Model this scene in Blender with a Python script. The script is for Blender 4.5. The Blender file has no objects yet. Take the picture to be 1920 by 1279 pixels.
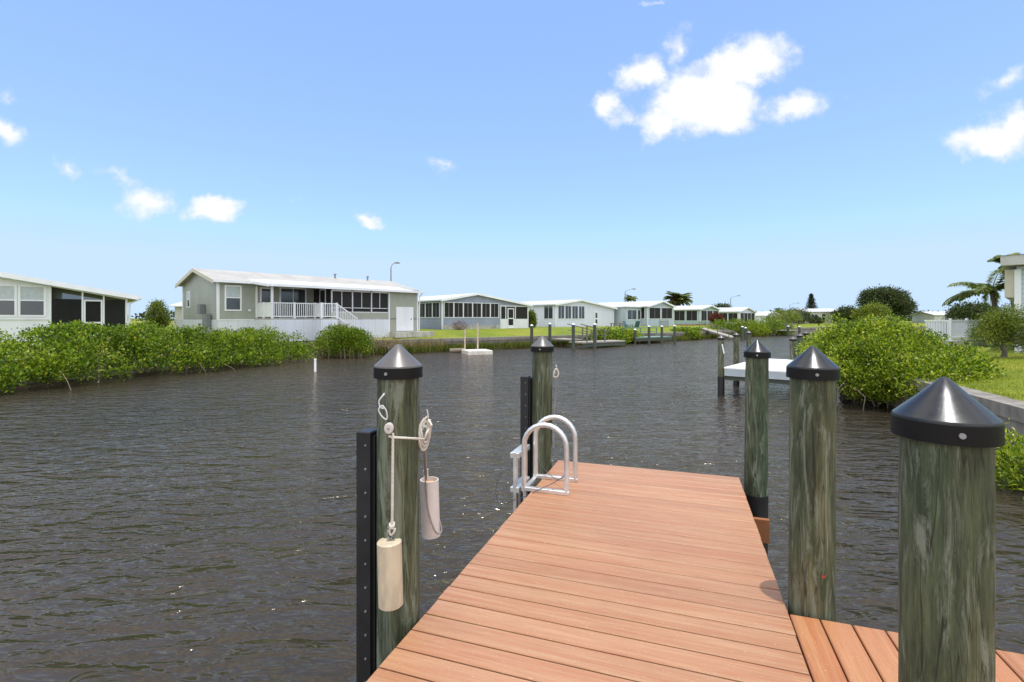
import bpy, bmesh, math, random
import numpy as np
from mathutils import Vector, Matrix
from mathutils.geometry import tessellate_polygon
R = math.radians
PI = math.pi
random.seed(7)
scn = bpy.context.scene
col = scn.collection

# ------------------------------------------------------------------ camera
EYE = 2.48
F = 930.0
HZ = 597.0
cam_d = bpy.data.cameras.new('camera')
cam_d.sensor_width = 36
cam_d.lens = 36 * F / 1920
cam_d.shift_y = (HZ - 639.5) / 1920
cam_d.clip_start = 0.05
cam_d.clip_end = 6000
cam = bpy.data.objects.new('camera', cam_d)
cam.location = (0, 0, EYE)
cam.rotation_euler = (R(90), 0, 0)
col.objects.link(cam)
scn.camera = cam

# ------------------------------------------------------------------ light
SUN = Vector((0.065, -0.10, 1)).normalized()
EL = math.asin(SUN.z)
sun_d = bpy.data.lights.new('sun', 'SUN')
sun_d.energy = 2.9
sun_d.angle = R(0.55)
sun_d.color = (1.0, 0.975, 0.945)
sun = bpy.data.objects.new('sun', sun_d)
sun.rotation_euler = (-SUN).to_track_quat('-Z', 'Y').to_euler()
sun.location = (0, 0, 60)
col.objects.link(sun)
scn.view_settings.view_transform = 'Standard'
scn.view_settings.look = 'None'
scn.view_settings.exposure = 0.22
scn.view_settings.gamma = 1

world = bpy.data.worlds.new('World')
scn.world = world
world.use_nodes = True
wt = world.node_tree
for n in list(wt.nodes):
    wt.nodes.remove(n)


def make_world():
    N = wt.nodes.new
    L = wt.links.new
    out = N('ShaderNodeOutputWorld')
    bg = N('ShaderNodeBackground')
    sky = N('ShaderNodeTexSky')
    sky.sky_type = 'NISHITA'
    sky.sun_disc = False
    sky.sun_elevation = EL
    sky.sun_rotation = math.atan2(SUN.x, SUN.y)
    sky.altitude = 0
    sky.air_density = 1.0
    sky.dust_density = 0.0
    sky.ozone_density = 3.0
    bg.inputs['Strength'].default_value = 0.15

    def math_(op, a, b=None, c=None, clamp=False):
        n = N('ShaderNodeMath')
        n.operation = op
        n.use_clamp = clamp
        for i, v in enumerate((a, b, c)):
            if v is None:
                continue
            if isinstance(v, (int, float)):
                n.inputs[i].default_value = v
            else:
                L(v, n.inputs[i])
        return n.outputs[0]
    tc = N('ShaderNodeTexCoord')
    sep = N('ShaderNodeSeparateXYZ')
    L(tc.outputs['Generated'], sep.inputs[0])
    x, y, z = sep.outputs
    yy = math_('MAXIMUM', y, 0.05)
    gx = math_('DIVIDE', x, yy)
    gz = math_('DIVIDE', z, yy)
    comb = N('ShaderNodeCombineXYZ')
    L(gx, comb.inputs[0])
    L(gz, comb.inputs[1])
    # fluffy displacement of the direction
    n1 = N('ShaderNodeTexNoise')
    n1.inputs['Scale'].default_value = 11
    n1.inputs['Detail'].default_value = 8
    n1.inputs['Roughness'].default_value = 0.62
    L(comb.outputs[0], n1.inputs['Vector'])
    sub = N('ShaderNodeVectorMath')
    sub.operation = 'SUBTRACT'
    L(n1.outputs['Color'], sub.inputs[0])
    sub.inputs[1].default_value = (0.5, 0.5, 0.5)
    mad = N('ShaderNodeVectorMath')
    mad.operation = 'MULTIPLY_ADD'
    L(sub.outputs[0], mad.inputs[0])
    mad.inputs[1].default_value = (0.125, 0.10, 0)
    L(comb.outputs[0], mad.inputs[2])
    # ellipses: azimuth/elevation tangents, radii, roll, weight
    cl = [  # px, py, rx, ry, rot, weight
        (1205, 135, 46, 40, 0, .9), (1270, 95, 26, 42, -10, .45), (1300, 180, 85, 60, 15, 1.1), (1400, 120, 92, 52, 25, 1.1),
        (1345, 195, 90, 60, 10, 1.2), (1245, 230, 55, 38, 0, .9), (1370, 235, 50, 25, 0, .7), (1142, 192, 36, 34, 0, .85),
        (1185, 212, 50, 18, -12, .5), (1490, 200, 66, 34, 12, .8), (1440, 222, 28, 16, 0, .4),
        (1862, 262, 84, 46, -5, 1.05), (1905, 245, 50, 40, 0, .9), (1880, 158, 52, 24, 20, .42), (1850, 185, 20, 26, 0, .3),
        (406, 395, 50, 30, 0, 1.2), (345, 408, 18, 12, 0, .3), (272, 375, 50, 36, 5, .75), (212, 328, 46, 14, -8, .35),
        (135, 314, 30, 22, -30, .4), (5, 245, 52, 26, -15, .75), (8, 185, 22, 18, 0, .3), (690, 408, 40, 15, -15, .62),
        (838, 306, 34, 14, -25, .38), (540, 365, 30, 12, -30, .12), (1228, 0, 22, 6, 0, .4), (300, 440, 40, 14, -20, .14),
        (1580, 175, 30, 10, 0, .1)]
    acc = None
    for px, py, rx, ry, rot, w in cl:
        mp = N('ShaderNodeMapping')
        mp.vector_type = 'TEXTURE'
        mp.inputs['Location'].default_value = ((px - 960) / F, (HZ - py) / F, 0)
        mp.inputs['Rotation'].default_value = (0, 0, R(rot))
        mp.inputs['Scale'].default_value = (1.2 * rx / F, 1.2 * ry / F, 1)
        L(mad.outputs[0], mp.inputs['Vector'])
        ln = N('ShaderNodeVectorMath')
        ln.operation = 'LENGTH'
        L(mp.outputs[0], ln.inputs[0])
        d = math_('SUBTRACT', 1.0, ln.outputs['Value'])
        d = math_('MULTIPLY', d, w)
        acc = d if acc is None else math_('SMOOTH_MAX', acc, d, 0.12)
    n2 = N('ShaderNodeTexNoise')
    n2.inputs['Scale'].default_value = 16
    n2.inputs['Detail'].default_value = 8
    n2.inputs['Roughness'].default_value = 0.6
    L(comb.outputs[0], n2.inputs['Vector'])
    e = math_('SUBTRACT', n2.outputs['Fac'], 0.52)
    e = math_('MULTIPLY', e, 0.9)
    dens = math_('ADD', acc, e)
    mr = N('ShaderNodeMapRange')
    mr.interpolation_type = 'SMOOTHSTEP'
    mr.inputs['From Min'].default_value = 0.0
    mr.inputs['From Max'].default_value = 0.6
    L(dens, mr.inputs['Value'])
    front = math_('GREATER_THAN', y, 0.06)
    m = math_('MULTIPLY', mr.outputs[0], front)
    m = math_('MULTIPLY', m, 0.96)
    # cloud brightness: thick parts brighter, faint grey modelling
    crp = N('ShaderNodeMapRange')
    crp.inputs['From Min'].default_value = 0.25
    crp.inputs['From Max'].default_value = 0.75
    crp.inputs['From Min'].default_value = 0.1
    crp.inputs['From Max'].default_value = 0.8
    crp.inputs['To Min'].default_value = 0.78
    crp.inputs['To Max'].default_value = 0.97
    L(dens, crp.inputs['Value'])
    cc = N('ShaderNodeVectorMath')
    cc.operation = 'SCALE'
    cc.inputs[0].default_value = (6.6, 6.75, 7.0)
    L(crp.outputs[0], cc.inputs['Scale'])
    # the maritime air: lift of the sky colour towards pale blue
    tint = N('ShaderNodeMix')
    tint.data_type = 'RGBA'
    tint.blend_type = 'MULTIPLY'
    tint.inputs['Factor'].default_value = 1
    gam = N('ShaderNodeGamma')
    gam.inputs['Gamma'].default_value = 0.55
    L(sky.outputs[0], gam.inputs[0])
    L(gam.outputs[0], tint.inputs[6])
    tint.inputs[7].default_value = SKY_TINT
    addc = N('ShaderNodeMix')
    addc.data_type = 'RGBA'
    addc.blend_type = 'ADD'
    addc.inputs['Factor'].default_value = 1
    L(tint.outputs[2], addc.inputs[6])
    addc.inputs[7].default_value = SKY_LIFT
    cap_ = N('ShaderNodeMix')
    cap_.data_type = 'RGBA'
    cap_.blend_type = 'DARKEN'
    cap_.inputs['Factor'].default_value = 1
    L(addc.outputs[2], cap_.inputs[6])
    cap_.inputs[7].default_value = (3.5, 4.65, 6.1, 1)
    # bright broken cloud overhead and behind the viewer, unseen, added as neutral fill light
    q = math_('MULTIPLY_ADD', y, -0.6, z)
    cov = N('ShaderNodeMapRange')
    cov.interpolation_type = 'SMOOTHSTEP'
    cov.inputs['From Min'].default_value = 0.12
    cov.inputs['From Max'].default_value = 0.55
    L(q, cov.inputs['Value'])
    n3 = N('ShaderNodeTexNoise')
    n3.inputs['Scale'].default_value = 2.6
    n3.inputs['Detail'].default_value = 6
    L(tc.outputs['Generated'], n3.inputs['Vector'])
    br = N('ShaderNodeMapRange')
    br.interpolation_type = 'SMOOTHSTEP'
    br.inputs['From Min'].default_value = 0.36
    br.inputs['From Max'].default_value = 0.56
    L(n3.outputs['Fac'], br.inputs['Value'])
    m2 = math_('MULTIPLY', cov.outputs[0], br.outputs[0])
    mix = N('ShaderNodeMix')
    mix.data_type = 'RGBA'
    L(m, mix.inputs['Factor'])
    L(cap_.outputs[2], mix.inputs[6])
    L(cc.outputs[0], mix.inputs[7])
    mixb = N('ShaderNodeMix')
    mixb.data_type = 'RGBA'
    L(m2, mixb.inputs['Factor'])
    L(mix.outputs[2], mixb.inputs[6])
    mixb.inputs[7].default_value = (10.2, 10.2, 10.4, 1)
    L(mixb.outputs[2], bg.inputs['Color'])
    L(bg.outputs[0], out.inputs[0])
    world.cycles.sampling_method = 'MANUAL'
    world.cycles.sample_map_resolution = 512


SKY_TINT = (1.70, 2.10, 2.85, 1)
SKY_LIFT = (0.0, 0.0, 0.0, 1)
make_world()


# ------------------------------------------------------------------ helpers
def X_(px, Y):
    return (px - 960) / F * Y


def Z_(py, Y):
    return EYE - (py - HZ) / F * Y


def P_(px, py, Y):
    return Vector((X_(px, Y), Y, Z_(py, Y)))


TH = R(18.9)
SN, CS = math.sin(TH), math.cos(TH)
DECK = 0.898


def D_(v, u, z=0.0):       # dock frame -> world
    return Vector((v * CS + u * SN, -v * SN + u * CS, z))


def tag(o, label=None, cat=None, group=None, kind=None):
    if label:
        o['label'] = label
    if cat:
        o['category'] = cat
    if group:
        o['group'] = group
    if kind:
        o['kind'] = kind
    return o


def empty(name, loc, rz=0.0, label=None, cat=None, group=None):
    o = bpy.data.objects.new(name, None)
    o.empty_display_size = 0.2
    o.location = loc
    o.rotation_euler = (0, 0, rz)
    col.objects.link(o)
    return tag(o, label, cat, group)


def copy_tree(o, parent=None):
    c = o.copy()
    col.objects.link(c)
    c.parent = parent
    for ch in list(o.children):
        copy_tree(ch, c)
    return c


class MB:
    def __init__(self):
        self.v = []
        self.f = []
        self.s = []

    def add(self, vs, fs, smooth=False):
        b = len(self.v)
        self.v += [tuple(p) for p in vs]
        self.f += [tuple(i + b for i in f) for f in fs]
        self.s += [smooth] * len(fs)
        return self

    def box(self, x0, x1, y0, y1, z0, z1):
        vs = [(x0, y0, z0), (x1, y0, z0), (x1, y1, z0), (x0, y1, z0), (x0, y0, z1), (x1, y0, z1), (x1, y1, z1), (x0, y1, z1)]
        return self.add(vs, [(3, 2, 1, 0), (4, 5, 6, 7), (0, 1, 5, 4), (1, 2, 6, 5), (2, 3, 7, 6), (3, 0, 4, 7)])

    def bbox(self, x0, x1, y0, y1, z0, z1, b=0.004):   # box with chamfered top edges
        vs = []
        for z, k in ((z0, 0), (z1 - b, 0), (z1, b)):
            vs += [(x0 + k, y0 + k, z), (x1 - k, y0 + k, z), (x1 - k, y1 - k, z), (x0 + k, y1 - k, z)]
        fs = [(3, 2, 1, 0), (8, 9, 10, 11)]
        for r in (0, 4):
            for i in range(4):
                j = (i + 1) % 4
                fs.append((r + i, r + j, r + 4 + j, r + 4 + i))
        return self.add(vs, fs)

    def bar(self, a, b, w, h=None):        # square bar between two points
        h = h or w
        a, b = Vector(a), Vector(b)
        d = (b - a).normalized()
        up = Vector((0, 0, 1)) if abs(d.z) < 0.95 else Vector((0, 1, 0))
        s = d.cross(up).normalized() * w / 2
        t = s.cross(d).normalized() * h / 2
        vs = [a - s - t, a + s - t, a + s + t, a - s + t, b - s - t, b + s - t, b + s + t, b - s + t]
        return self.add(vs, [(0, 1, 2, 3), (7, 6, 5, 4), (0, 4, 5, 1), (1, 5, 6, 2), (2, 6, 7, 3), (3, 7, 4, 0)])

    def tube(self, pts, r, n=8, cap=True, closed=False):
        pts = [Vector(p) for p in pts]
        m = len(pts)
        rs = r if isinstance(r, (list, tuple)) else [r] * m
        vs = []
        prev = None
        for i, p in enumerate(pts):
            if closed:
                d = pts[(i + 1) % m] - pts[(i - 1) % m]
            else:
                d = pts[min(i + 1, m - 1)] - pts[max(i - 1, 0)]
            d = d.normalized() if d.length > 1e-9 else Vector((0, 0, 1))
            if prev is None:
                up = Vector((0, 0, 1)) if abs(d.z) < 0.9 else Vector((1, 0, 0))
                s = d.cross(up).normalized()
            else:
                s = (prev - d * prev.dot(d))
                s = s.normalized() if s.length > 1e-6 else prev
            prev = s
            t = d.cross(s)
            for k in range(n):
                a = 2 * PI * k / n
                vs.append(p + (s * math.cos(a) + t * math.sin(a)) * rs[i])
        fs = []
        rng = m if closed else m - 1
        for i in range(rng):
            i2 = (i + 1) % m
            for k in range(n):
                k2 = (k + 1) % n
                fs.append((i * n + k, i * n + k2, i2 * n + k2, i2 * n + k))
        if cap and not closed:
            fs.append(tuple(range(n))[::-1])
            fs.append(tuple((m - 1) * n + k for k in range(n)))
        return self.add(vs, fs, True)

    def lathe(self, prof, n=32, c=(0, 0, 0), capb=True, capt=True):
        vs = []
        for r, z in prof:
            for k in range(n):
                a = 2 * PI * k / n
                vs.append((c[0] + r * math.cos(a), c[1] + r * math.sin(a), c[2] + z))
        fs = []
        for i in range(len(prof) - 1):
            for k in range(n):
                k2 = (k + 1) % n
                fs.append((i * n + k, i * n + k2, (i + 1) * n + k2, (i + 1) * n + k))
        if capb:
            fs.append(tuple(range(n))[::-1])
        if capt:
            fs.append(tuple((len(prof) - 1) * n + k for k in range(n)))
        return self.add(vs, fs, True)

    def prism(self, poly, axis, a, b):     # poly in the two other axes, extruded along axis from a to b
        def mk(p, t):
            if axis == 'x':
                return (t, p[0], p[1])
            if axis == 'y':
                return (p[0], t, p[1])
            return (p[0], p[1], t)
        n = len(poly)
        vs = [mk(p, a) for p in poly] + [mk(p, b) for p in poly]
        fs = [tuple(range(n)), tuple(range(n, 2 * n))[::-1]]
        for i in range(n):
            j = (i + 1) % n
            fs.append((j, i, n + i, n + j))
        return self.add(vs, fs)

    def build(self, name, mat, parent=None, dz=0.0, fixn=True, auto=30):
        me = bpy.data.meshes.new(name)
        vs = self.v if dz == 0 else [(x, y, z + dz) for x, y, z in self.v]
        me.from_pydata(vs, [], self.f)
        if fixn:
            bm = bmesh.new()
            bm.from_mesh(me)
            bmesh.ops.recalc_face_normals(bm, faces=bm.faces)
            bm.to_mesh(me)
            bm.free()
        if any(self.s):
            me.polygons.foreach_set('use_smooth', self.s)
            try:
                me.set_sharp_from_angle(angle=R(auto))
            except Exception:
                pass
        me.materials.append(mat)
        me.update()
        o = bpy.data.objects.new(name, me)
        col.objects.link(o)
        if parent:
            o.parent = parent
        return o


# ------------------------------------------------------------------ materials
def mat(name):
    m = bpy.data.materials.new(name)
    m.use_nodes = True
    return m, m.node_tree, m.node_tree.nodes['Principled BSDF']


def nn(t, typ, **kw):
    n = t.nodes.new(typ)
    for k, v in kw.items():
        if k.startswith('_'):
            setattr(n, k[1:], v)
        else:
            n.inputs[k.replace('__', ' ')].default_value = v
    return n


def coords(t, scale=(1, 1, 1), kind='Object'):
    tc = t.nodes.new('ShaderNodeTexCoord')
    mp = t.nodes.new('ShaderNodeMapping')
    mp.inputs['Scale'].default_value = scale
    t.links.new(tc.outputs[kind], mp.inputs[0])
    return mp.outputs[0]


def ramp(t, fac, stops, interp='LINEAR'):
    r = t.nodes.new('ShaderNodeValToRGB')
    r.color_ramp.interpolation = interp
    e = r.color_ramp.elements
    while len(e) > 1:
        e.remove(e[0])
    e[0].position = stops[0][0]
    e[0].color = (*stops[0][1], 1)
    for p, c in stops[1:]:
        q = e.new(p)
        q.color = (*c, 1)
    t.links.new(fac, r.inputs[0])
    return r.outputs[0]


def noise(t, vec, scale=5, detail=4, rough=0.5, dist=0.0):
    n = nn(t, 'ShaderNodeTexNoise', Scale=scale, Detail=detail, Roughness=rough, Distortion=dist)
    t.links.new(vec, n.inputs['Vector'])
    return n.outputs['Fac']


def mixc(t, fac, a, b, blend='MIX'):
    m = t.nodes.new('ShaderNodeMix')
    m.data_type = 'RGBA'
    m.blend_type = blend
    for s, i in ((fac, 0), (a, 6), (b, 7)):
        if isinstance(s, (int, float)):
            m.inputs[i].default_value = s
        elif isinstance(s, tuple):
            m.inputs[i].default_value = (*s, 1)
        else:
            t.links.new(s, m.inputs[i])
    return m.outputs[2]


def bump(t, b, h, strength=0.3, dist=0.01, chain=None):
    n = nn(t, 'ShaderNodeBump', Strength=strength, Distance=dist)
    t.links.new(h, n.inputs['Height'])
    if chain is not None:
        t.links.new(chain, n.inputs['Normal'])
    t.links.new(n.outputs[0], b.inputs['Normal'])
    return n.outputs[0]


def island(t):
    g = t.nodes.new('ShaderNodeNewGeometry')
    return g.outputs['Random Per Island']


def paint(name, c, rough=0.5, var=0.12, sc=2.5, spec=0.5, streak=True, metal=0.0):
    m, t, b = mat(name)
    v = coords(t, (1, 1, 0.35) if streak else (1, 1, 1))
    n = noise(t, v, sc, 6, 0.6)
    d = tuple(x * (1 - var * 1.6) for x in c)
    l = tuple(min(1, x * (1 + var * 0.5)) for x in c)
    cc = ramp(t, n, [(0.3, d), (0.55, c), (0.75, l)])
    t.links.new(cc, b.inputs['Base Color'])
    b.inputs['Roughness'].default_value = rough
    b.inputs['Specular IOR Level'].default_value = spec
    b.inputs['Metallic'].default_value = metal
    bump(t, b, noise(t, coords(t), 40, 3), 0.08, 0.005)
    return m


def siding(name, c, pitch=0.115, vertical=False, var=0.08, depth=0.012, gapc=0.45):
    m, t, b = mat(name)
    v = coords(t)
    sp = t.nodes.new('ShaderNodeSeparateXYZ')
    t.links.new(v, sp.inputs[0])
    if vertical:
        ad = nn(t, 'ShaderNodeMath', _operation='ADD')
        t.links.new(sp.outputs[0], ad.inputs[0])
        t.links.new(sp.outputs[1], ad.inputs[1])
        src = ad.outputs[0]
    else:
        src = sp.outputs[2]
    dv = nn(t, 'ShaderNodeMath', _operation='DIVIDE')
    t.links.new(src, dv.inputs[0])
    dv.inputs[1].default_value = pitch
    fr = nn(t, 'ShaderNodeMath', _operation='FRACT')
    t.links.new(dv.outputs[0], fr.inputs[0])
    h = ramp(t, fr.outputs[0], [(0.0, (1, 1, 1)), (0.86, (0.55, 0.55, 0.55)), (0.93, (0, 0, 0)), (1.0, (1, 1, 1))])
    n = noise(t, coords(t, (1, 1, 0.3)), 1.6, 6, 0.6)
    cc = ramp(t, n, [(0.3, tuple(x * (1 - 2 * var) for x in c)), (0.6, c), (0.8, tuple(min(1, x * (1 + var)) for x in c))])
    gap = ramp(t, fr.outputs[0], [(0.86, (1, 1, 1)), (0.93, (gapc,) * 3), (0.99, (1, 1, 1))])
    cc = mixc(t, 1.0, cc, gap, 'MULTIPLY')
    t.links.new(cc, b.inputs['Base Color'])
    b.inputs['Roughness'].default_value = 0.55
    bump(t, b, h, 0.7, depth)
    return m


def roofmat(name, c, rib=0.3, rough=0.45):
    m, t, b = mat(name)
    v = coords(t)
    n = noise(t, v, 0.8, 6, 0.65)
    cc = ramp(t, n, [(0.3, tuple(x * 0.78 for x in c)), (0.55, c), (0.8, tuple(min(1, x * 1.06) for x in c))])
    t.links.new(cc, b.inputs['Base Color'])
    b.inputs['Roughness'].default_value = rough
    w = nn(t, 'ShaderNodeTexWave', Scale=1.0 / rib / 2, Distortion=0)
    w.bands_direction = 'X'
    w.wave_profile = 'SAW'
    t.links.new(v, w.inputs[0])
    bump(t, b, w.outputs['Fac'], 0.3, 0.02)
    return m


def wood_deck(name, base, lng='x'):
    m, t, b = mat(name)
    sc = (0.35, 9, 1) if lng == 'x' else (9, 0.35, 1)
    v = coords(t, sc)
    isl = island(t)
    off = nn(t, 'ShaderNodeVectorMath', _operation='ADD')
    ml = nn(t, 'ShaderNodeMath', _operation='MULTIPLY')
    t.links.new(isl, ml.inputs[0])
    ml.inputs[1].default_value = 57.0
    cb = t.nodes.new('ShaderNodeCombineXYZ')
    t.links.new(ml.outputs[0], cb.inputs[0])
    t.links.new(ml.outputs[0], cb.inputs[2])
    t.links.new(v, off.inputs[0])
    t.links.new(cb.outputs[0], off.inputs[1])
    vv = off.outputs[0]
    n1 = noise(t, vv, 3.0, 5, 0.6, 0.6)
    n2 = noise(t, vv, 12.0, 5, 0.7)
    r_, g_, b_ = base
    c1 = ramp(t, n1, [(0.28, (r_ * 0.95, g_ * 0.74, b_ * 0.66)), (0.42, (r_ * .98, g_ * 0.90, b_ * 0.86)), (0.55, (r_ * 1.03, g_ * 1.05, b_ * 1.05)),
                      (0.72, (r_ * 1.14, g_ * 1.28, b_ * 1.35))])
    c2 = ramp(t, n2, [(0.3, (0.80, 0.74, 0.70)), (0.55, (1, 1, 1)), (0.8, (1.06, 1.08, 1.1))])
    c = mixc(t, 0.8, c1, c2, 'MULTIPLY')
    c3 = ramp(t, isl, [(0, (0.93, 0.92, 0.92)), (1, (1.06, 1.05, 1.05))])
    c = mixc(t, 1.0, c, c3, 'MULTIPLY')
    # large soft patches of wear
    n3 = noise(t, coords(t, (0.6, 0.6, 1)), 1.3, 3)
    c = mixc(t, 0.7, c, ramp(t, n3, [(0.35, (0.93, 0.9, 0.87)), (0.65, (1.06, 1.08, 1.1))]), 'MULTIPLY')
    # tiny pale specks
    sp = noise(t, coords(t), 160, 2, 0.5)
    c = mixc(t, ramp(t, sp, [(0.70, (0, 0, 0)), (0.76, (1, 1, 1))]), c, (0.75, 0.6, 0.5))
    t.links.new(c, b.inputs['Base Color'])
    b.inputs['Roughness'].default_value = 0.48
    b.inputs['Specular IOR Level'].default_value = 0.5
    bump(t, b, noise(t, coords(t, (2, 60, 1) if lng == 'x' else (60, 2, 1)), 3, 6, 0.7), 0.35, 0.004)
    return m


def pilewood(name, seed=0.0):
    m, t, b = mat(name)
    oi = t.nodes.new('ShaderNodeObjectInfo')
    tc = t.nodes.new('ShaderNodeTexCoord')
    ml = nn(t, 'ShaderNodeVectorMath', _operation='MULTIPLY_ADD')
    cb = t.nodes.new('ShaderNodeCombineXYZ')
    rnd = nn(t, 'ShaderNodeMath', _operation='MULTIPLY')
    t.links.new(oi.outputs['Random'], rnd.inputs[0])
    rnd.inputs[1].default_value = 40
    for i in range(3):
        t.links.new(rnd.outputs[0], cb.inputs[i])
    t.links.new(tc.outputs['Object'], ml.inputs[0])
    ml.inputs[1].default_value = (1, 1, 0.13)
    t.links.new(cb.outputs[0], ml.inputs[2])
    v = ml.outputs[0]
    n1 = noise(t, v, 5.5, 6, 0.6, 0.7)
    c = ramp(t, n1, [(0.28, (0.030, 0.031, 0.017)), (0.42, (0.060, 0.066, 0.036)), (0.52, (0.090, 0.094, 0.050)), (0.62, (0.135, 0.115, 0.058)),
                     (0.76, (0.20, 0.18, 0.11))])
    g = noise(t, v, 2.2, 3, 0.5, 0.3)
    c = mixc(t, ramp(t, g, [(0.45, (0, 0, 0)), (0.66, (0.7, 0.7, 0.7))]), c, (0.046, 0.076, 0.042))
    n2 = noise(t, v, 34, 6, 0.75, 0.2)
    c = mixc(t, 0.75, c, ramp(t, n2, [(0.32, (0.22, 0.22, 0.20)), (0.5, (0.95, 0.95, 0.95)), (0.68, (1.7, 1.7, 1.6))]), 'MULTIPLY')
    mpf = nn(t, 'ShaderNodeVectorMath', _operation='MULTIPLY')
    t.links.new(v, mpf.inputs[0])
    mpf.inputs[1].default_value = (1, 1, 0.45)
    n5 = noise(t, mpf.outputs[0], 85, 5, 0.7, 0.1)
    c = mixc(t, 0.5, c, ramp(t, n5, [(0.3, (0.35, 0.34, 0.3)), (0.47, (0.95, 0.95, 0.93)), (0.72, (1.6, 1.6, 1.5))]), 'MULTIPLY')
    ck = noise(t, mpf.outputs[0], 22, 2, 0.4, 0.3)
    c = mixc(t, ramp(t, ck, [(0.485, (0, 0, 0)), (0.5, (0.85, 0.85, 0.85)), (0.515, (0, 0, 0))]), c, (0.02, 0.018, 0.012))
    pale = noise(t, v, 11, 6, 0.75, 1.6)
    c = mixc(t, ramp(t, pale, [(0.51, (0, 0, 0)), (0.62, (0.75, 0.75, 0.75))]), c, (0.22, 0.24, 0.185))
    # knots
    vo = nn(t, 'ShaderNodeTexVoronoi', Scale=3.1)
    mp2 = nn(t, 'ShaderNodeVectorMath', _operation='MULTIPLY_ADD')
    t.links.new(tc.outputs['Object'], mp2.inputs[0])
    mp2.inputs[1].default_value = (1, 1, 0.8)
    t.links.new(cb.outputs[0], mp2.inputs[2])
    t.links.new(mp2.outputs[0], vo.inputs['Vector'])
    c = mixc(t, ramp(t, vo.outputs['Distance'], [(0.05, (0.8, 0.8, 0.8)), (0.13, (0, 0, 0))]), c, (0.05, 0.04, 0.025))
    t.links.new(c, b.inputs['Base Color'])
    b.inputs['Roughness'].default_value = 0.72
    b.inputs['Specular IOR Level'].default_value = 0.3
    w = nn(t, 'ShaderNodeMath', _operation='ADD')
    t.links.new(n2, w.inputs[0])
    t.links.new(n5, w.inputs[1])
    bump(t, b, w.outputs[0], 0.6, 0.008)
    return m


def leafmat(name, stops, trans=0.35, rough=0.36):
    m, t, b = mat(name)
    isl = island(t)
    c = ramp(t, isl, stops)
    n = noise(t, coords(t), 0.9, 3, 0.5)
    c = mixc(t, 1.0, c, ramp(t, n, [(0.35, (0.72, 0.78, 0.7)), (0.65, (1.2, 1.12, 1.0))]), 'MULTIPLY')
    t.links.new(c, b.inputs['Base Color'])
    b.inputs['Roughness'].default_value = rough
    b.inputs['Specular IOR Level'].default_value = 0.28
    tr = t.nodes.new('ShaderNodeBsdfTranslucent')
    c2 = mixc(t, 1.0, c, (1.5, 1.55, 0.5), 'MULTIPLY')
    t.links.new(c2, tr.inputs[0])
    mx = t.nodes.new('ShaderNodeMixShader')
    mx.inputs[0].default_value = trans
    t.links.new(b.outputs[0], mx.inputs[1])
    t.links.new(tr.outputs[0], mx.inputs[2])
    t.links.new(mx.outputs[0], t.nodes['Material Output'].inputs[0])
    return m


def flat(name, c, rough=0.5, metal=0.0, spec=0.5, bmp=0.0):
    m, t, b = mat(name)
    n = noise(t, coords(t), 6, 5, 0.6)
    cc = ramp(t, n, [(0.3, tuple(x * 0.82 for x in c)), (0.7, tuple(min(1, x * 1.1) for x in c))])
    t.links.new(cc, b.inputs['Base Color'])
    r = ramp(t, n, [(0.3, (rough * 0.8,) * 3), (0.7, (min(1, rough * 1.25),) * 3)])
    t.links.new(r, b.inputs['Roughness'])
    b.inputs['Metallic'].default_value = metal
    b.inputs['Specular IOR Level'].default_value = spec
    if bmp:
        bump(t, b, noise(t, coords(t), 60, 4), bmp, 0.004)
    return m


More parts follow.
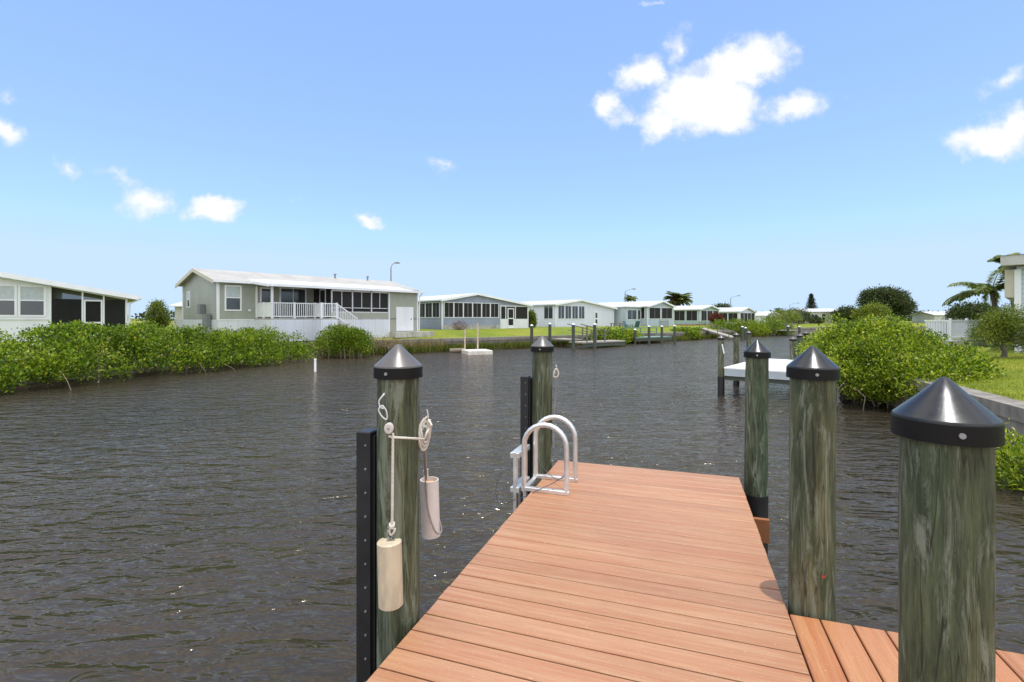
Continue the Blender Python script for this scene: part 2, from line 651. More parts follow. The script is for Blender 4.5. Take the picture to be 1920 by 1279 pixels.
def water_mat():
    m = bpy.data.materials.new('canal_water')
    m.use_nodes = True
    t = m.node_tree
    for n in list(t.nodes):
        t.nodes.remove(n)
    out = t.nodes.new('ShaderNodeOutputMaterial')
    dif = t.nodes.new('ShaderNodeBsdfDiffuse')
    gl = t.nodes.new('ShaderNodeBsdfGlossy')
    mx = t.nodes.new('ShaderNodeMixShader')
    tc = t.nodes.new('ShaderNodeTexCoord')

    def nz(sc, scale, detail, rough, rot=0, dist=0.0):
        mp = t.nodes.new('ShaderNodeMapping')
        mp.inputs['Scale'].default_value = sc
        mp.inputs['Rotation'].default_value = (0, 0, R(rot))
        t.links.new(tc.outputs['Object'], mp.inputs[0])
        return noise(t, mp.outputs[0], scale, detail, rough, dist)
    a = nz((0.52, 1.3, 1), 2.4, 2, 0.5, -14, 0.9)       # wavelets across the wind
    b = nz((0.52, 1.25, 1), 6.8, 2, 0.5, 10, 1.1)          # ripples
    c = nz((0.7, 1.3, 1), 0.35, 2, 0.5, 30, 0.0)         # gust patches
    wv = nn(t, 'ShaderNodeMath', _operation='MULTIPLY')
    t.links.new(a, wv.inputs[0])
    wv.inputs[1].default_value = 1.5
    wb = nn(t, 'ShaderNodeMath', _operation='MULTIPLY_ADD')
    gm = ramp(t, c, [(0.3, (0.45, 0.45, 0.45)), (0.7, (1, 1, 1))])
    g2 = nn(t, 'ShaderNodeMath', _operation='MULTIPLY')
    t.links.new(b, g2.inputs[0])
    t.links.new(gm, g2.inputs[1])
    t.links.new(g2.outputs[0], wb.inputs[0])
    wb.inputs[1].default_value = 0.62
    t.links.new(wv.outputs[0], wb.inputs[2])
    bp = nn(t, 'ShaderNodeBump', Strength=1.0, Distance=WAVE)
    t.links.new(wb.outputs[0], bp.inputs['Height'])
    t.links.new(bp.outputs[0], gl.inputs['Normal'])
    fr = nn(t, 'ShaderNodeFresnel', IOR=1.34)
    t.links.new(bp.outputs[0], fr.inputs['Normal'])
    fm = nn(t, 'ShaderNodeMath', _operation='MULTIPLY', _use_clamp=True)
    t.links.new(fr.outputs[0], fm.inputs[0])
    fm.inputs[1].default_value = 1.15
    gl.inputs['Roughness'].default_value = 0.12
    gl.inputs['Color'].default_value = (1.0, 0.87, 0.76, 1)
    body = noise(t, coords(t, (1, 1, 1)), 0.12, 3, 0.5)
    cc = ramp(t, body, [(0.35, (0.032, 0.026, 0.018)), (0.7, (0.050, 0.040, 0.029))])
    t.links.new(cc, dif.inputs['Color'])
    t.links.new(fm.outputs[0], mx.inputs[0])
    t.links.new(dif.outputs[0], mx.inputs[1])
    t.links.new(gl.outputs[0], mx.inputs[2])
    t.links.new(mx.outputs[0], out.inputs[0])
    return m


WAVE = 0.084


def grass_mat():
    m, t, b = mat('lawn_grass')
    v = coords(t)
    n1 = noise(t, v, 0.35, 5, 0.6)
    n2 = noise(t, v, 9, 5, 0.7)
    n3 = noise(t, v, 70, 3, 0.7)
    c = ramp(t, n1, [(0.3, (0.13, 0.18, 0.025)), (0.5, (0.20, 0.24, 0.03)), (0.68, (0.28, 0.27, 0.05)), (0.8, (0.32, 0.28, 0.10))])
    c = mixc(t, 0.9, c, ramp(t, n2, [(0.3, (0.6, 0.65, 0.55)), (0.7, (1.25, 1.2, 1.1))]), 'MULTIPLY')
    c = mixc(t, 0.8, c, ramp(t, n3, [(0.3, (0.55, 0.55, 0.5)), (0.7, (1.3, 1.3, 1.2))]), 'MULTIPLY')
    t.links.new(c, b.inputs['Base Color'])
    b.inputs['Roughness'].default_value = 0.9
    b.inputs['Specular IOR Level'].default_value = 0.15
    bump(t, b, n3, 0.8, 0.03)
    return m


def concrete_mat(name, c, panel=1.2):
    m, t, b = mat(name)
    v = coords(t)
    n = noise(t, v, 1.7, 8, 0.7)
    cc = ramp(t, n, [(0.28, tuple(x * 0.45 for x in c)), (0.5, tuple(x * 0.85 for x in c)), (0.72, c)])
    n2 = noise(t, coords(t, (1, 1, 0.15)), 4, 6, 0.7)
    cc = mixc(t, 0.6, cc, ramp(t, n2, [(0.35, (0.5, 0.47, 0.42)), (0.6, (1.05, 1.05, 1.05))]), 'MULTIPLY')
    t.links.new(cc, b.inputs['Base Color'])
    b.inputs['Roughness'].default_value = 0.9
    bump(t, b, noise(t, v, 25, 6, 0.7), 0.5, 0.01)
    return m


def cap_mat():
    m, t, b = mat('pile_cap_plastic')
    n = noise(t, coords(t, (1, 1, 1)), 9, 6, 0.7)
    c = ramp(t, n, [(0.3, (0.005, 0.005, 0.005)), (0.6, (0.011, 0.011, 0.012)), (0.8, (0.022, 0.022, 0.023))])
    t.links.new(c, b.inputs['Base Color'])
    r = ramp(t, n, [(0.3, (0.22,) * 3), (0.8, (0.4,) * 3)])
    t.links.new(r, b.inputs['Roughness'])
    b.inputs['Specular IOR Level'].default_value = 0.55
    bump(t, b, noise(t, coords(t), 50, 5, 0.7), 0.1, 0.002)
    return m


M = dict(
    deck=wood_deck('deck_board_composite', (0.37, 0.188, 0.096), 'x'),
    deck2=wood_deck('side_board_composite', (0.385, 0.172, 0.072), 'y'),
    frame=flat('deck_frame_wood', (0.26, 0.10, 0.035), 0.75, bmp=0.3),
    pile=pilewood('pile_wood'),
    cap=cap_mat(),
    capgrey=flat('weathered_cap_plastic', (0.095, 0.085, 0.078), 0.34, spec=0.6),
    rim=flat('black_rim_plastic', (0.006, 0.006, 0.006), 0.5, spec=0.22),
    wrap=flat('black_pile_wrap', (0.012, 0.012, 0.013), 0.5),
    strip=flat('black_guard_plastic', (0.012, 0.012, 0.014), 0.45),
    bolt=flat('galvanised_steel', (0.32, 0.32, 0.33), 0.4, 0.6),
    alu=flat('brushed_aluminium', (0.74, 0.73, 0.71), 0.38, 0.75),
    rope=flat('nylon_rope', (0.62, 0.57, 0.49), 0.85, bmp=0.3),
    pvc=paint('cream_pvc', (0.56, 0.47, 0.33), 0.55, 0.2, 14),
    pvcw=paint('white_pvc', (0.60, 0.54, 0.50), 0.45, 0.14, 9),
    foam=flat('orange_foam', (0.6, 0.36, 0.18), 0.9),
    wire=flat('steel_wire', (0.10, 0.10, 0.13), 0.4, 0.5),
    white=paint('white_paint', (0.80, 0.81, 0.82), 0.45, 0.05, 1.5),
    skirt=siding('white_skirting', (0.70, 0.73, 0.78), 0.6, True, 0.04, 0.004, 0.85),
    sage=siding('sage_siding', (0.36, 0.375, 0.32)),
    sagep=paint('sage_panel', (0.36, 0.37, 0.30), 0.6, 0.05),
    bluegrey=siding('blue_grey_siding', (0.33, 0.36, 0.46), 0.2),
    whites=siding('white_siding', (0.72, 0.74, 0.84), 0.3, True, 0.03, 0.004, 0.9),
    cream=siding('cream_siding', (0.62, 0.61, 0.56), 0.2),
    teal=siding('mint_siding', (0.36, 0.52, 0.47), 0.2),
    lightblue=siding('pale_blue_siding', (0.50, 0.57, 0.63), 0.2),
    roofw=roofmat('white_metal_roof', (0.60, 0.60, 0.60)),
    roofb=roofmat('beige_shingle_roof', (0.38, 0.365, 0.335), 0.25, 0.85),
    roofp=roofmat('tan_roof', (0.58, 0.52, 0.46), 0.25, 0.8),
    screen=flat('dark_insect_screen', (0.022, 0.020, 0.019), 0.6, spec=0.3),
    glass=flat('window_glass', (0.035, 0.045, 0.05), 0.08, spec=0.9),
    glassb=flat('window_blind_glass', (0.42, 0.47, 0.47), 0.15, spec=0.8),
    curtain=flat('pale_curtain', (0.30, 0.29, 0.27), 0.9),
    dark=flat('dark_interior', (0.03, 0.03, 0.028), 0.8),
    mull=flat('grey_mullion', (0.30, 0.30, 0.30), 0.5),
    grass=grass_mat(),
    conc=concrete_mat('seawall_concrete', (0.30, 0.27, 0.23)),
    slab=concrete_mat('slab_concrete', (0.55, 0.53, 0.48)),
    water=water_mat(),
    olddock=flat('grey_weathered_wood', (0.17, 0.155, 0.13), 0.85, bmp=0.4),
    olddeck=flat('grey_deck_wood', (0.34, 0.31, 0.27), 0.85, bmp=0.3),
    oldpile=flat('dark_green_pile', (0.062, 0.075, 0.055), 0.8, bmp=0.4),
    greendeck=flat('green_painted_rail', (0.16, 0.26, 0.22), 0.7),
    liftw=paint('white_lift_deck', (0.82, 0.81, 0.79), 0.5, 0.05),
    liftb=paint('blue_grey_fascia', (0.40, 0.45, 0.48), 0.5, 0.06),
    bark=flat('grey_bark', (0.13, 0.105, 0.08), 0.9, bmp=0.6),
    twig=flat('dry_twig', (0.20, 0.16, 0.115), 0.9),
    box=flat('grey_metal_box', (0.20, 0.22, 0.22), 0.5),
    pole=flat('lamp_pole_metal', (0.22, 0.22, 0.22), 0.5, 0.3),
    tan=paint('tan_soffit', (0.52, 0.48, 0.37), 0.6, 0.05),
    mulch=flat('red_mulch', (0.20, 0.065, 0.04), 0.95, bmp=0.5),
    chairg=flat('teal_chair_plastic', (0.05, 0.12, 0.14), 0.5),
    chairw=flat('white_chair_plastic', (0.72, 0.72, 0.72), 0.5),
    oldwall=siding('faded_siding', (0.52, 0.50, 0.46), 0.2),
)
G = dict(
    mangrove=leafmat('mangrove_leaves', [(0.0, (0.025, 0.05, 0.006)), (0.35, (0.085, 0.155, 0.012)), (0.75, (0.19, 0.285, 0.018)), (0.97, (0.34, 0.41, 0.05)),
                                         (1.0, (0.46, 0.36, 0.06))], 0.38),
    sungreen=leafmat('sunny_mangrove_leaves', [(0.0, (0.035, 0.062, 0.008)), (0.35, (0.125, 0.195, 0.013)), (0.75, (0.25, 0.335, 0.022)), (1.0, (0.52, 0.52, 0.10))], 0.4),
    dark=leafmat('dark_tree_leaves', [(0.0, (0.02, 0.035, 0.012)), (0.5, (0.05, 0.072, 0.022)), (1.0, (0.10, 0.125, 0.04))], 0.2, 0.5),
    mid=leafmat('mid_tree_leaves', [(0.0, (0.06, 0.085, 0.014)), (0.5, (0.16, 0.205, 0.028)), (1.0, (0.27, 0.30, 0.06))], 0.3, 0.5),
    pine=leafmat('pine_needles', [(0.0, (0.016, 0.026, 0.014)), (0.6, (0.03, 0.045, 0.022)), (1.0, (0.05, 0.07, 0.03))], 0.1, 0.6),
    palm=leafmat('palm_fronds', [(0.0, (0.06, 0.09, 0.02)), (0.5, (0.14, 0.19, 0.045)), (1.0, (0.25, 0.28, 0.10))], 0.25, 0.45),
    palmdead=leafmat('old_palm_fronds', [(0.0, (0.14, 0.08, 0.03)), (1.0, (0.26, 0.15, 0.05))], 0.2, 0.7),
    reed=leafmat('dry_reeds', [(0.0, (0.12, 0.10, 0.04)), (0.5, (0.24, 0.20, 0.10)), (1.0, (0.40, 0.33, 0.19))], 0.2, 0.8),
    wgrass=leafmat('shore_grass', [(0.0, (0.05, 0.075, 0.014)), (0.5, (0.10, 0.125, 0.02)), (1.0, (0.20, 0.20, 0.05))], 0.3, 0.7),
    turf=leafmat('turf_blades', [(0.0, (0.14, 0.20, 0.02)), (0.5, (0.25, 0.30, 0.035)), (1.0, (0.40, 0.38, 0.09))], 0.35, 0.7),
    red=leafmat('red_leaves', [(0.0, (0.08, 0.02, 0.02)), (1.0, (0.2, 0.05, 0.04))], 0.25, 0.6),
)


# ------------------------------------------------------------------ foliage
def quads_obj(name, V, material, parent=None, loc=None):
    n = len(V) // 4
    me = bpy.data.meshes.new(name)
    me.vertices.add(4 * n)
    me.vertices.foreach_set('co', np.asarray(V, dtype=np.float32).ravel())
    me.loops.add(4 * n)
    me.loops.foreach_set('vertex_index', np.arange(4 * n, dtype=np.int32))
    me.polygons.add(n)
    me.polygons.foreach_set('loop_start', np.arange(0, 4 * n, 4, dtype=np.int32))
    try:
        me.polygons.foreach_set('loop_total', np.full(n, 4, dtype=np.int32))
    except Exception:
        pass
    me.update(calc_edges=True)
    me.validate()
    me.materials.append(material)
    o = bpy.data.objects.new(name, me)
    col.objects.link(o)
    if parent:
        o.parent = parent
    if loc:
        o.location = loc
    return o


def unit(a):
    return a / np.maximum(1e-9, np.linalg.norm(a, axis=1, keepdims=True))


def leaves(C, k, L, W, rng, up=0.6, out=None, jit=0.08, outw=0.5):
    """k leaves round each cluster centre C"""
    n = len(C)
    c = np.repeat(C, k, axis=0)
    d = rng.normal(size=(n * k, 3))
    d = unit(d)
    d[:, 2] += up
    if out is not None:
        d += np.repeat(out, k, axis=0) * outw
    d = unit(d)
    side = unit(np.cross(d, rng.normal(size=d.shape)))
    s = rng.uniform(0.65, 1.25, size=(n * k, 1))
    b = c + rng.normal(size=c.shape) * jit
    tip = b + d * L * s
    nrm = np.cross(d, side)
    mid = b + d * L * s * 0.55 - nrm * L * 0.08
    a1 = mid + side * W * s * 0.5
    a2 = mid - side * W * s * 0.5
    V = np.stack([b, a1, tip, a2], axis=1).reshape(-1, 3)
    return V


def crown_pts(blobs, n, rng, zmin=-1e9, shell=0.5, lump=0.16, lf=2.3):
    B = np.array(blobs, dtype=float)
    vol = (B[:, 3] * B[:, 4] * B[:, 5]) ** (2 / 3.)
    idx = rng.choice(len(B), size=int(n * 1.6), p=vol / vol.sum())
    d = unit(rng.normal(size=(len(idx), 3)))
    ph = rng.uniform(0, 6, size=(3,))
    r = 1 - shell * rng.random(len(idx)) ** 1.6
    bb = B[idx]
    p = bb[:, :3] + d * bb[:, 3:] * r[:, None]
    l = np.sin(p[:, 0] * lf + ph[0]) * np.sin(p[:, 1] * lf * 1.13 + ph[1]) * np.sin(p[:, 2] * lf * 1.27 + ph[2])
    l2 = np.sin(p[:, 0] * lf * 2.7 + ph[1]) * np.sin(p[:, 1] * lf * 2.9 + ph[2]) * np.sin(p[:, 2] * lf * 3.1 + ph[0])
    p = bb[:, :3] + d * bb[:, 3:] * (r + lump * l + lump * 0.6 * l2)[:, None]
    # carve gaps
    keep = (l + 0.7 * l2 + rng.normal(size=len(l)) * 0.35) > -0.62
    keep &= p[:, 2] > zmin
    p, d = p[keep], d[keep]
    return p[:n], d[:n]


def limbs(mb, root, targets, rng, r0=0.05, seg=5, sag=0.1):
    root = Vector(root)
    for tt in targets:
        tt = Vector(tt)
        pts = []
        for i in range(seg + 1):
            f = i / seg
            p = root.lerp(tt, f)
            j = (tt - root).length * 0.07 * math.sin(f * PI)
            p = p + Vector(rng.normal(size=3)) * j
            p.z += sag * math.sin(f * PI) * (tt - root).length
            pts.append(p)
        mb.tube(pts, [max(0.006, r0 * (1 - 0.85 * i / seg)) for i in range(seg + 1)], 5)
    return mb


def shrub(name, label, cat, loc, blobs, n, k, L, W, m, seed, zmin=0.02, stems=14, r0=0.04, group=None, up=0.6, shell=0.5, lump=0.16, roots=False, barkm='bark', twigs=0, lf=2.3, jit=0.07):
    rng = np.random.default_rng(seed)
    e = empty(name, loc, 0, label, cat, group)
    C, d = crown_pts(blobs, n, rng, zmin, shell, lump, lf)
    quads_obj('foliage', leaves(C, k, L, W, rng, up, d, jit), m, e)
    mb = MB()
    B = np.array(blobs)
    bx = B[:, 0]
    for i in range(stems):
        b = B[rng.integers(len(B))]
        base = Vector((b[0] + rng.normal() * b[3] * 0.3, b[1] + rng.normal() * b[4] * 0.3, -0.25 if roots else 0.0))
        tg = [Vector(C[rng.integers(len(C))]) for _ in range(3)]
        tg = [base.lerp(q, 0.9) if (q - base).length < 3 else base + (q - base).normalized() * 2.2 for q in tg]
        limbs(mb, base, tg, rng, r0)
    mb.build('stem', M[barkm], e, fixn=False)
    if twigs:
        mb = MB()
        for i in range(twigs):
            b = B[rng.integers(len(B))]
            a = rng.uniform(0, 2 * PI)
            p0 = Vector((b[0] + math.cos(a) * b[3] * 0.55, b[1] + math.sin(a) * b[4] * 0.55, 0.55 + rng.random() * 0.4))
            p1 = Vector((b[0] + math.cos(a) * b[3] * 1.02, b[1] + math.sin(a) * b[4] * 1.02, -0.3))
            mp = (p0 + p1) / 2 + Vector((math.cos(a) * 0.18, math.sin(a) * 0.18, 0.22))
            mb.tube([p0, mp, p1], [0.012, 0.014, 0.010], 5)
        mb.build('prop_roots', M['twig'], e, fixn=False)['kind'] = 'stuff'
    return e


def tree(name, label, loc, trunk_h, trunk_r, blobs, n, k, L, W, m, seed, group=None, shell=0.55, lump=0.2, lf=1.2, up=0.3, zmin=0.5):
    rng = np.random.default_rng(seed)
    e = empty(name, loc, 0, label, 'tree', group)
    C, d = crown_pts(blobs, n, rng, zmin, shell, lump, lf)
    quads_obj('crown', leaves(C, k, L, W, rng, up, d, L), m, e)
    mb = MB()
    pts = [Vector((math.sin(i * 1.3) * trunk_r * 0.4, math.cos(i * 1.7) * trunk_r * 0.4, trunk_h * i / 5)) for i in range(6)]
    mb.tube(pts, [trunk_r * (1.25 - 0.1 * i) for i in range(6)], 9)
    tg = [Vector(C[rng.integers(len(C))]) * 0.93 for _ in range(14)]
    tg = [Vector((q.x, q.y, max(q.z, trunk_h + 0.2))) for q in tg]
    limbs(mb, pts[-1], tg, rng, trunk_r * 0.55, 5, 0.05)
    mb.build('trunk', M['bark'], e, fixn=False)
    return e


def palm(name, label, loc, h, nf, fl, seed, m=None, droop=1.0, dead=0, trunk_r=0.14, group=None, leaf=0.5, wid=0.05):
    rng = np.random.default_rng(seed)
    e = empty(name, loc, 0, label, 'palm tree', group)
    mb = MB()
    pts = [Vector((0.15 * math.sin(i * 0.5), 0.05 * i / 3, h * i / 8)) for i in range(9)]
    mb.tube(pts, [trunk_r * (1.3 - 0.05 * i) for i in range(9)], 9)
    mb.build('trunk', M['bark'], e, fixn=False)
    top = np.array(pts[-1])

    def fronds(count, pitch0, pitch1, L):
        V = []
        for i in range(count):
            a = 2 * PI * (i * 0.381966 * 1.0) + rng.normal() * 0.15
            pt = pitch0 + (pitch1 - pitch0) * rng.random()
            Lf = L * rng.uniform(0.8, 1.1)
            p = top.copy()
            ang = pt
            seg = 12
            for s in range(seg):
                f = s / seg
                dirv = np.array([math.cos(a) * math.cos(ang), math.sin(a) * math.cos(ang), math.sin(ang)])
                side = np.array([-math.sin(a), math.cos(a), 0])
                p2 = p + dirv * Lf / seg
                # rachis strip
                w = 0.025 * (1.2 - f)
                V += [p - side * w, p + side * w, p2 + side * w, p2 - side * w]
                for q in range(4):
                    pp = p + (p2 - p) * (q / 4.)
                    ll = leaf * (0.35 + 1.3 * math.sin(PI * min(1, f * 0.95 + 0.08)) ** 0.8) * 0.6
                    for sg in (-1, 1):
                        dv = side * sg * 0.8 + dirv * 0.55 + np.array([0, 0, -0.35 * droop + 0.15 * rng.normal()])
                        dv = dv / np.linalg.norm(dv)
                        sd = np.cross(dv, side * 0.2 + np.array([0, 0, 1.0]))
                        sd = sd / np.linalg.norm(sd) * wid
                        tip = pp + dv * ll + np.array([0, 0, -0.12 * droop * ll])
                        V += [pp - sd * 0.5, pp + dv * ll * 0.5 - sd, tip, pp + dv * ll * 0.5 + sd]
                p = p2
                ang -= droop * 0.13 * (0.5 + f)
        return np.array(V)
    quads_obj('crown', fronds(nf, 0.05, 1.35, fl), m or G['palm'], e)
    if dead:
        quads_obj('old_fronds', fronds(dead, -0.2, 1.3, fl * 0.5), G['palmdead'], e)
    return e


def blades(name, pts, h, w, m, seed, lean=0.25, parent=None):
    rng = np.random.default_rng(seed)
    P = np.asarray(pts, dtype=float)
    n = len(P)
    a = rng.uniform(0, 2 * PI, n)
    side = np.stack([np.cos(a), np.sin(a), np.zeros(n)], 1) * w * 0.5
    hh = h * rng.uniform(0.5, 1.25, n)
    tip = P + np.stack([rng.normal(size=n) * lean * hh, rng.normal(size=n) * lean * hh, hh], 1)
    mid = P * 0.5 + tip * 0.5 + np.stack([np.zeros(n), np.zeros(n), hh * 0.08], 1)
    V = np.stack([P, mid + side, tip, mid - side], 1).reshape(-1, 3)
    return quads_obj(name, V, m, parent)


# ------------------------------------------------------------------ SETTING: water, banks, seawalls
mb = MB()
mb.add([(-60, -60, 0), (260, -60, 0), (260, 160, 0), (-60, 160, 0)], [(0, 1, 2, 3)])
tag(mb.build('water', M['water'], fixn=False), 'rippled brown canal water reflecting the sky', None, None, 'structure')

WALLT = 0.93
leftline = [Vector(p) for p in ((-34, -27), (-24.0, 2.2), (-13.6, 32.5), (-7.9, 36.2), (1.9, 43.2), (16.5, 53.8), (26.5, 63.5), (41.6, 76.5), (54, 87),
                                (80, 94), (200, 104))]
rp = [D_(5.55, -30), D_(5.55, 0), D_(5.55, 21.5)]
rightline = [Vector((p.x, p.y)) for p in rp] + [Vector(p) for p in ((18.2, 27), (31, 40), (63, 68), (150, 92))]


def offset_line(line, d):    # positive = to the left of travel
    out = []
    for i, p in enumerate(line):
        a = line[max(i - 1, 0)]
        b = line[min(i + 1, len(line) - 1)]
        if 0 < i < len(line) - 1:
            d1 = (p - a).normalized()
            d2 = (b - p).normalized()
            n1 = Vector((-d1.y, d1.x))
            n2 = Vector((-d2.y, d2.x))
            n = (n1 + n2).normalized()
            k = 1 / max(0.5, n.dot(n1))
        else:
            t_ = (b - a).normalized()
            n = Vector((-t_.y, t_.x))
            k = 1
        out.append(p + n * d * k)
    return out


def bank(name, line, sgn, far, label):
    prof = [(0.30, WALLT - 0.02), (1.2, WALLT + 0.03), (3.0, 1.2), (4.6, 1.38), (10, 1.43)]
    if sgn < 0:
        prof = [(0.30, WALLT - 0.02), (1.2, WALLT + 0.02), (4, 1.0), (8, 1.12), (10.5, 1.25)]
    # densify
    dense = []
    for a, b in zip(line[:-1], line[1:]):
        k = max(1, int((b - a).length / 4))
        for i in range(k):
            dense.append(a.lerp(b, i / k))
    dense.append(line[-1])
    # offset with smooth normals
    rows = []
    for d, z in prof:
        base = offset_line(line, sgn * d)
        row = []
        for a, b, a0, b0 in zip(base[:-1], base[1:], line[:-1], line[1:]):
            k = max(1, int((b0 - a0).length / 4))
            for i in range(k):
                row.append(a.lerp(b, i / k))
        row.append(base[-1])
        rows.append([(p.x, p.y, z) for p in row])
    vs = [p for r_ in rows for p in r_]
    n = len(rows[0])
    fs = []
    for i in range(len(rows) - 1):
        for j in range(n - 1):
            fs.append((i * n + j, i * n + j + 1, (i + 1) * n + j + 1, (i + 1) * n + j))
    last = [Vector(p) for p in rows[-1]]
    z = prof[-1][1]
    poly = last + [Vector((x, y, z)) for x, y in far]
    b0 = len(vs) - n
    extra = [(x, y, z) for x, y in far]
    vs += extra
    idx = [b0 + i for i in range(n)] + [len(vs) - len(extra) + i for i in range(len(extra))]
    for tri in tessellate_polygon([poly]):
        fs.append(tuple(idx[i] for i in tri))
    mbb = MB()
    mbb.add(vs, fs)
    o = mbb.build(name, M['grass'], fixn=False)
    me = o.data
    flip = [p for p in me.polygons if p.normal.z < 0]
    if flip:
        bm = bmesh.new()
        bm.from_mesh(me)
        bm.faces.ensure_lookup_table()
        bmesh.ops.reverse_faces(bm, faces=[f for f in bm.faces if f.normal.z < 0])
        bm.to_mesh(me)
        bm.free()
    return tag(o, label, None, None, 'structure')


bank('lawn', leftline, 1, [(3000, 1000), (3000, 3500), (-3500, 3500), (-3500, -60), (-46, -60)], 'grass lawn behind the seawall across the canal')
bank('lawn', rightline, -1, [(160, 80), (300, 60), (300, -60), (0, -60)], 'green lawn behind the seawall on the right bank')


def seawall(line, name, label, sgn):
    e = empty(name, (0, 0, 0), 0, label, 'seawall')
    o = [offset_line(line, sgn * d) for d in (0.0, 0.5)]
    i0, i1 = offset_line(line, sgn * 0.07), offset_line(line, sgn * 0.25)

    def strip(A, B, z0, z1):
        m_ = MB()
        n = len(A)
        vs = []
        for a, b in zip(A, B):
            vs += [(a.x, a.y, z0), (a.x, a.y, z1), (b.x, b.y, z1), (b.x, b.y, z0)]
        fs = []
        for i in range(n - 1):
            for k in range(4):
                k2 = (k + 1) % 4
                fs.append((i * 4 + k, i * 4 + k2, (i + 1) * 4 + k2, (i + 1) * 4 + k))
        fs += [(0, 1, 2, 3), ((n - 1) * 4 + 3, (n - 1) * 4 + 2, (n - 1) * 4 + 1, (n - 1) * 4)]
        m_.add(vs, fs)
        return m_
    strip(o[0], o[1], 0.68, WALLT).build('coping', M['conc'], e)
    strip(i0, i1, -1.5, 0.68).build('panel', M['conc'], e)
    return e


seawall(leftline, 'seawall', 'long grey concrete seawall along the far side of the canal', 1)
seawall(rightline, 'seawall', 'concrete seawall with a wide top edging the right-hand lawn', -1)


# ------------------------------------------------------------------ HOUSES
def to_frame(e_rz, origin):
    pass


def windows_on(parent, mode, fixed, items, dz, fr=0.06, proud=0.05, sgn=-1):
    """items: (a0, a1, z0, z1, kind, nmull). mode 'y': front face at y=fixed (outside towards -y); 'x': side face at x=fixed, outside towards sgn*x"""
    for a0, a1, z0, z1, kind, nm in items:
        fm = MB()
        pn = MB()

        def bx(m_, p0, p1, q0, q1, d0, d1):
            if mode == 'y':
                m_.box(p0, p1, fixed - d1, fixed - d0, q0, q1)
            else:
                lo, hi = sorted((fixed + sgn * d0, fixed + sgn * d1))
                m_.box(lo, hi, p0, p1, q0, q1)
        bx(fm, a0 - fr, a0, z0 - fr, z1 + fr, 0.0, proud)
        bx(fm, a1, a1 + fr, z0 - fr, z1 + fr, 0.0, proud)
        bx(fm, a0, a1, z0 - fr, z0, 0.0, proud)
        bx(fm, a0, a1, z1, z1 + fr, 0.0, proud)
        win = fm.build('window' if kind != 'screen' else 'screen_panel', M['white'], parent, dz)
        bx(pn, a0, a1, z0, z1, 0.004, 0.012)
        pmat = {'screen': M['screen'], 'glass': M['glass'], 'blind': M['glass'], 'dark': M['screen']}[kind]
        pn.build('pane', pmat, win, dz)
        if nm > 0:
            ml = MB()
            w = (a1 - a0) / (nm + 1)
            for i in range(1, nm + 1):
                bx(ml, a0 + w * i - 0.022, a0 + w * i + 0.022, z0, z1, 0.012, 0.03)
            ml.build('mullion', M['mull' if kind == 'screen' else 'white'], win, dz)
        if kind == 'blind':
            ml = MB()
            zm = z0 + (z1 - z0) * 0.52
            bx(ml, a0, a1, zm - 0.03, zm + 0.03, 0.012, 0.045)
            ml.build('sash_rail', M['white'], win, dz)
            bl = MB()
            bx(bl, a0, a1, zm + 0.03, z1, 0.012, 0.016)
            bl.build('blind', M['glassb'], win, dz)


def gable_roof(e, x0, xr, x1, y0, y1, zl, zr, zrr, th=0.10, m='roofw', oh=0.3, ohy=0.35, dz=0.0, name='roof', fascia=True):
    """ridge along y at x=xr"""
    sl = (zr - zl) / (xr - x0)
    s2 = (zrr - zr) / (x1 - xr)
    a = (x0 - oh, zl - sl * oh)
    b = (xr, zr)
    c = (x1 + oh, zrr + s2 * oh)
    poly = [a, b, c, (c[0], c[1] + th), (b[0], b[1] + th), (a[0], a[1] + th)]
    r = MB().prism([(p[0], p[1] + 0.004) for p in poly], 'y', y0 - ohy, y1 + ohy).build(name, M[m], e, dz)
    if fascia:
        f = MB()
        for p, q in ((a, b), (b, c)):
            f.prism([(p[0], p[1] - 0.10), (q[0], q[1] - 0.10), (q[0], q[1] + th + 0.012), (p[0], p[1] + th + 0.012)], 'y', y0 - ohy - 0.045, y0 - ohy - 0.002)
        f.build('fascia', M['white'], e, dz)
        g = MB()
        g.box(a[0] - 0.11, a[0] - 0.003, y0 - ohy, y1 + ohy, a[1] - 0.02, a[1] + 0.10)
        g.bar((a[0] - 0.05, y0 - ohy + 0.08, a[1]), (x0 - 0.04, y0 + 0.02, a[1] - 0.35), 0.07)
        g.bar((x0 - 0.04, y0 + 0.02, a[1] - 0.33), (x0 - 0.04, y0 + 0.02, 1.45), 0.07)
        g.build('gutter', M['white'], e, dz)
    return r


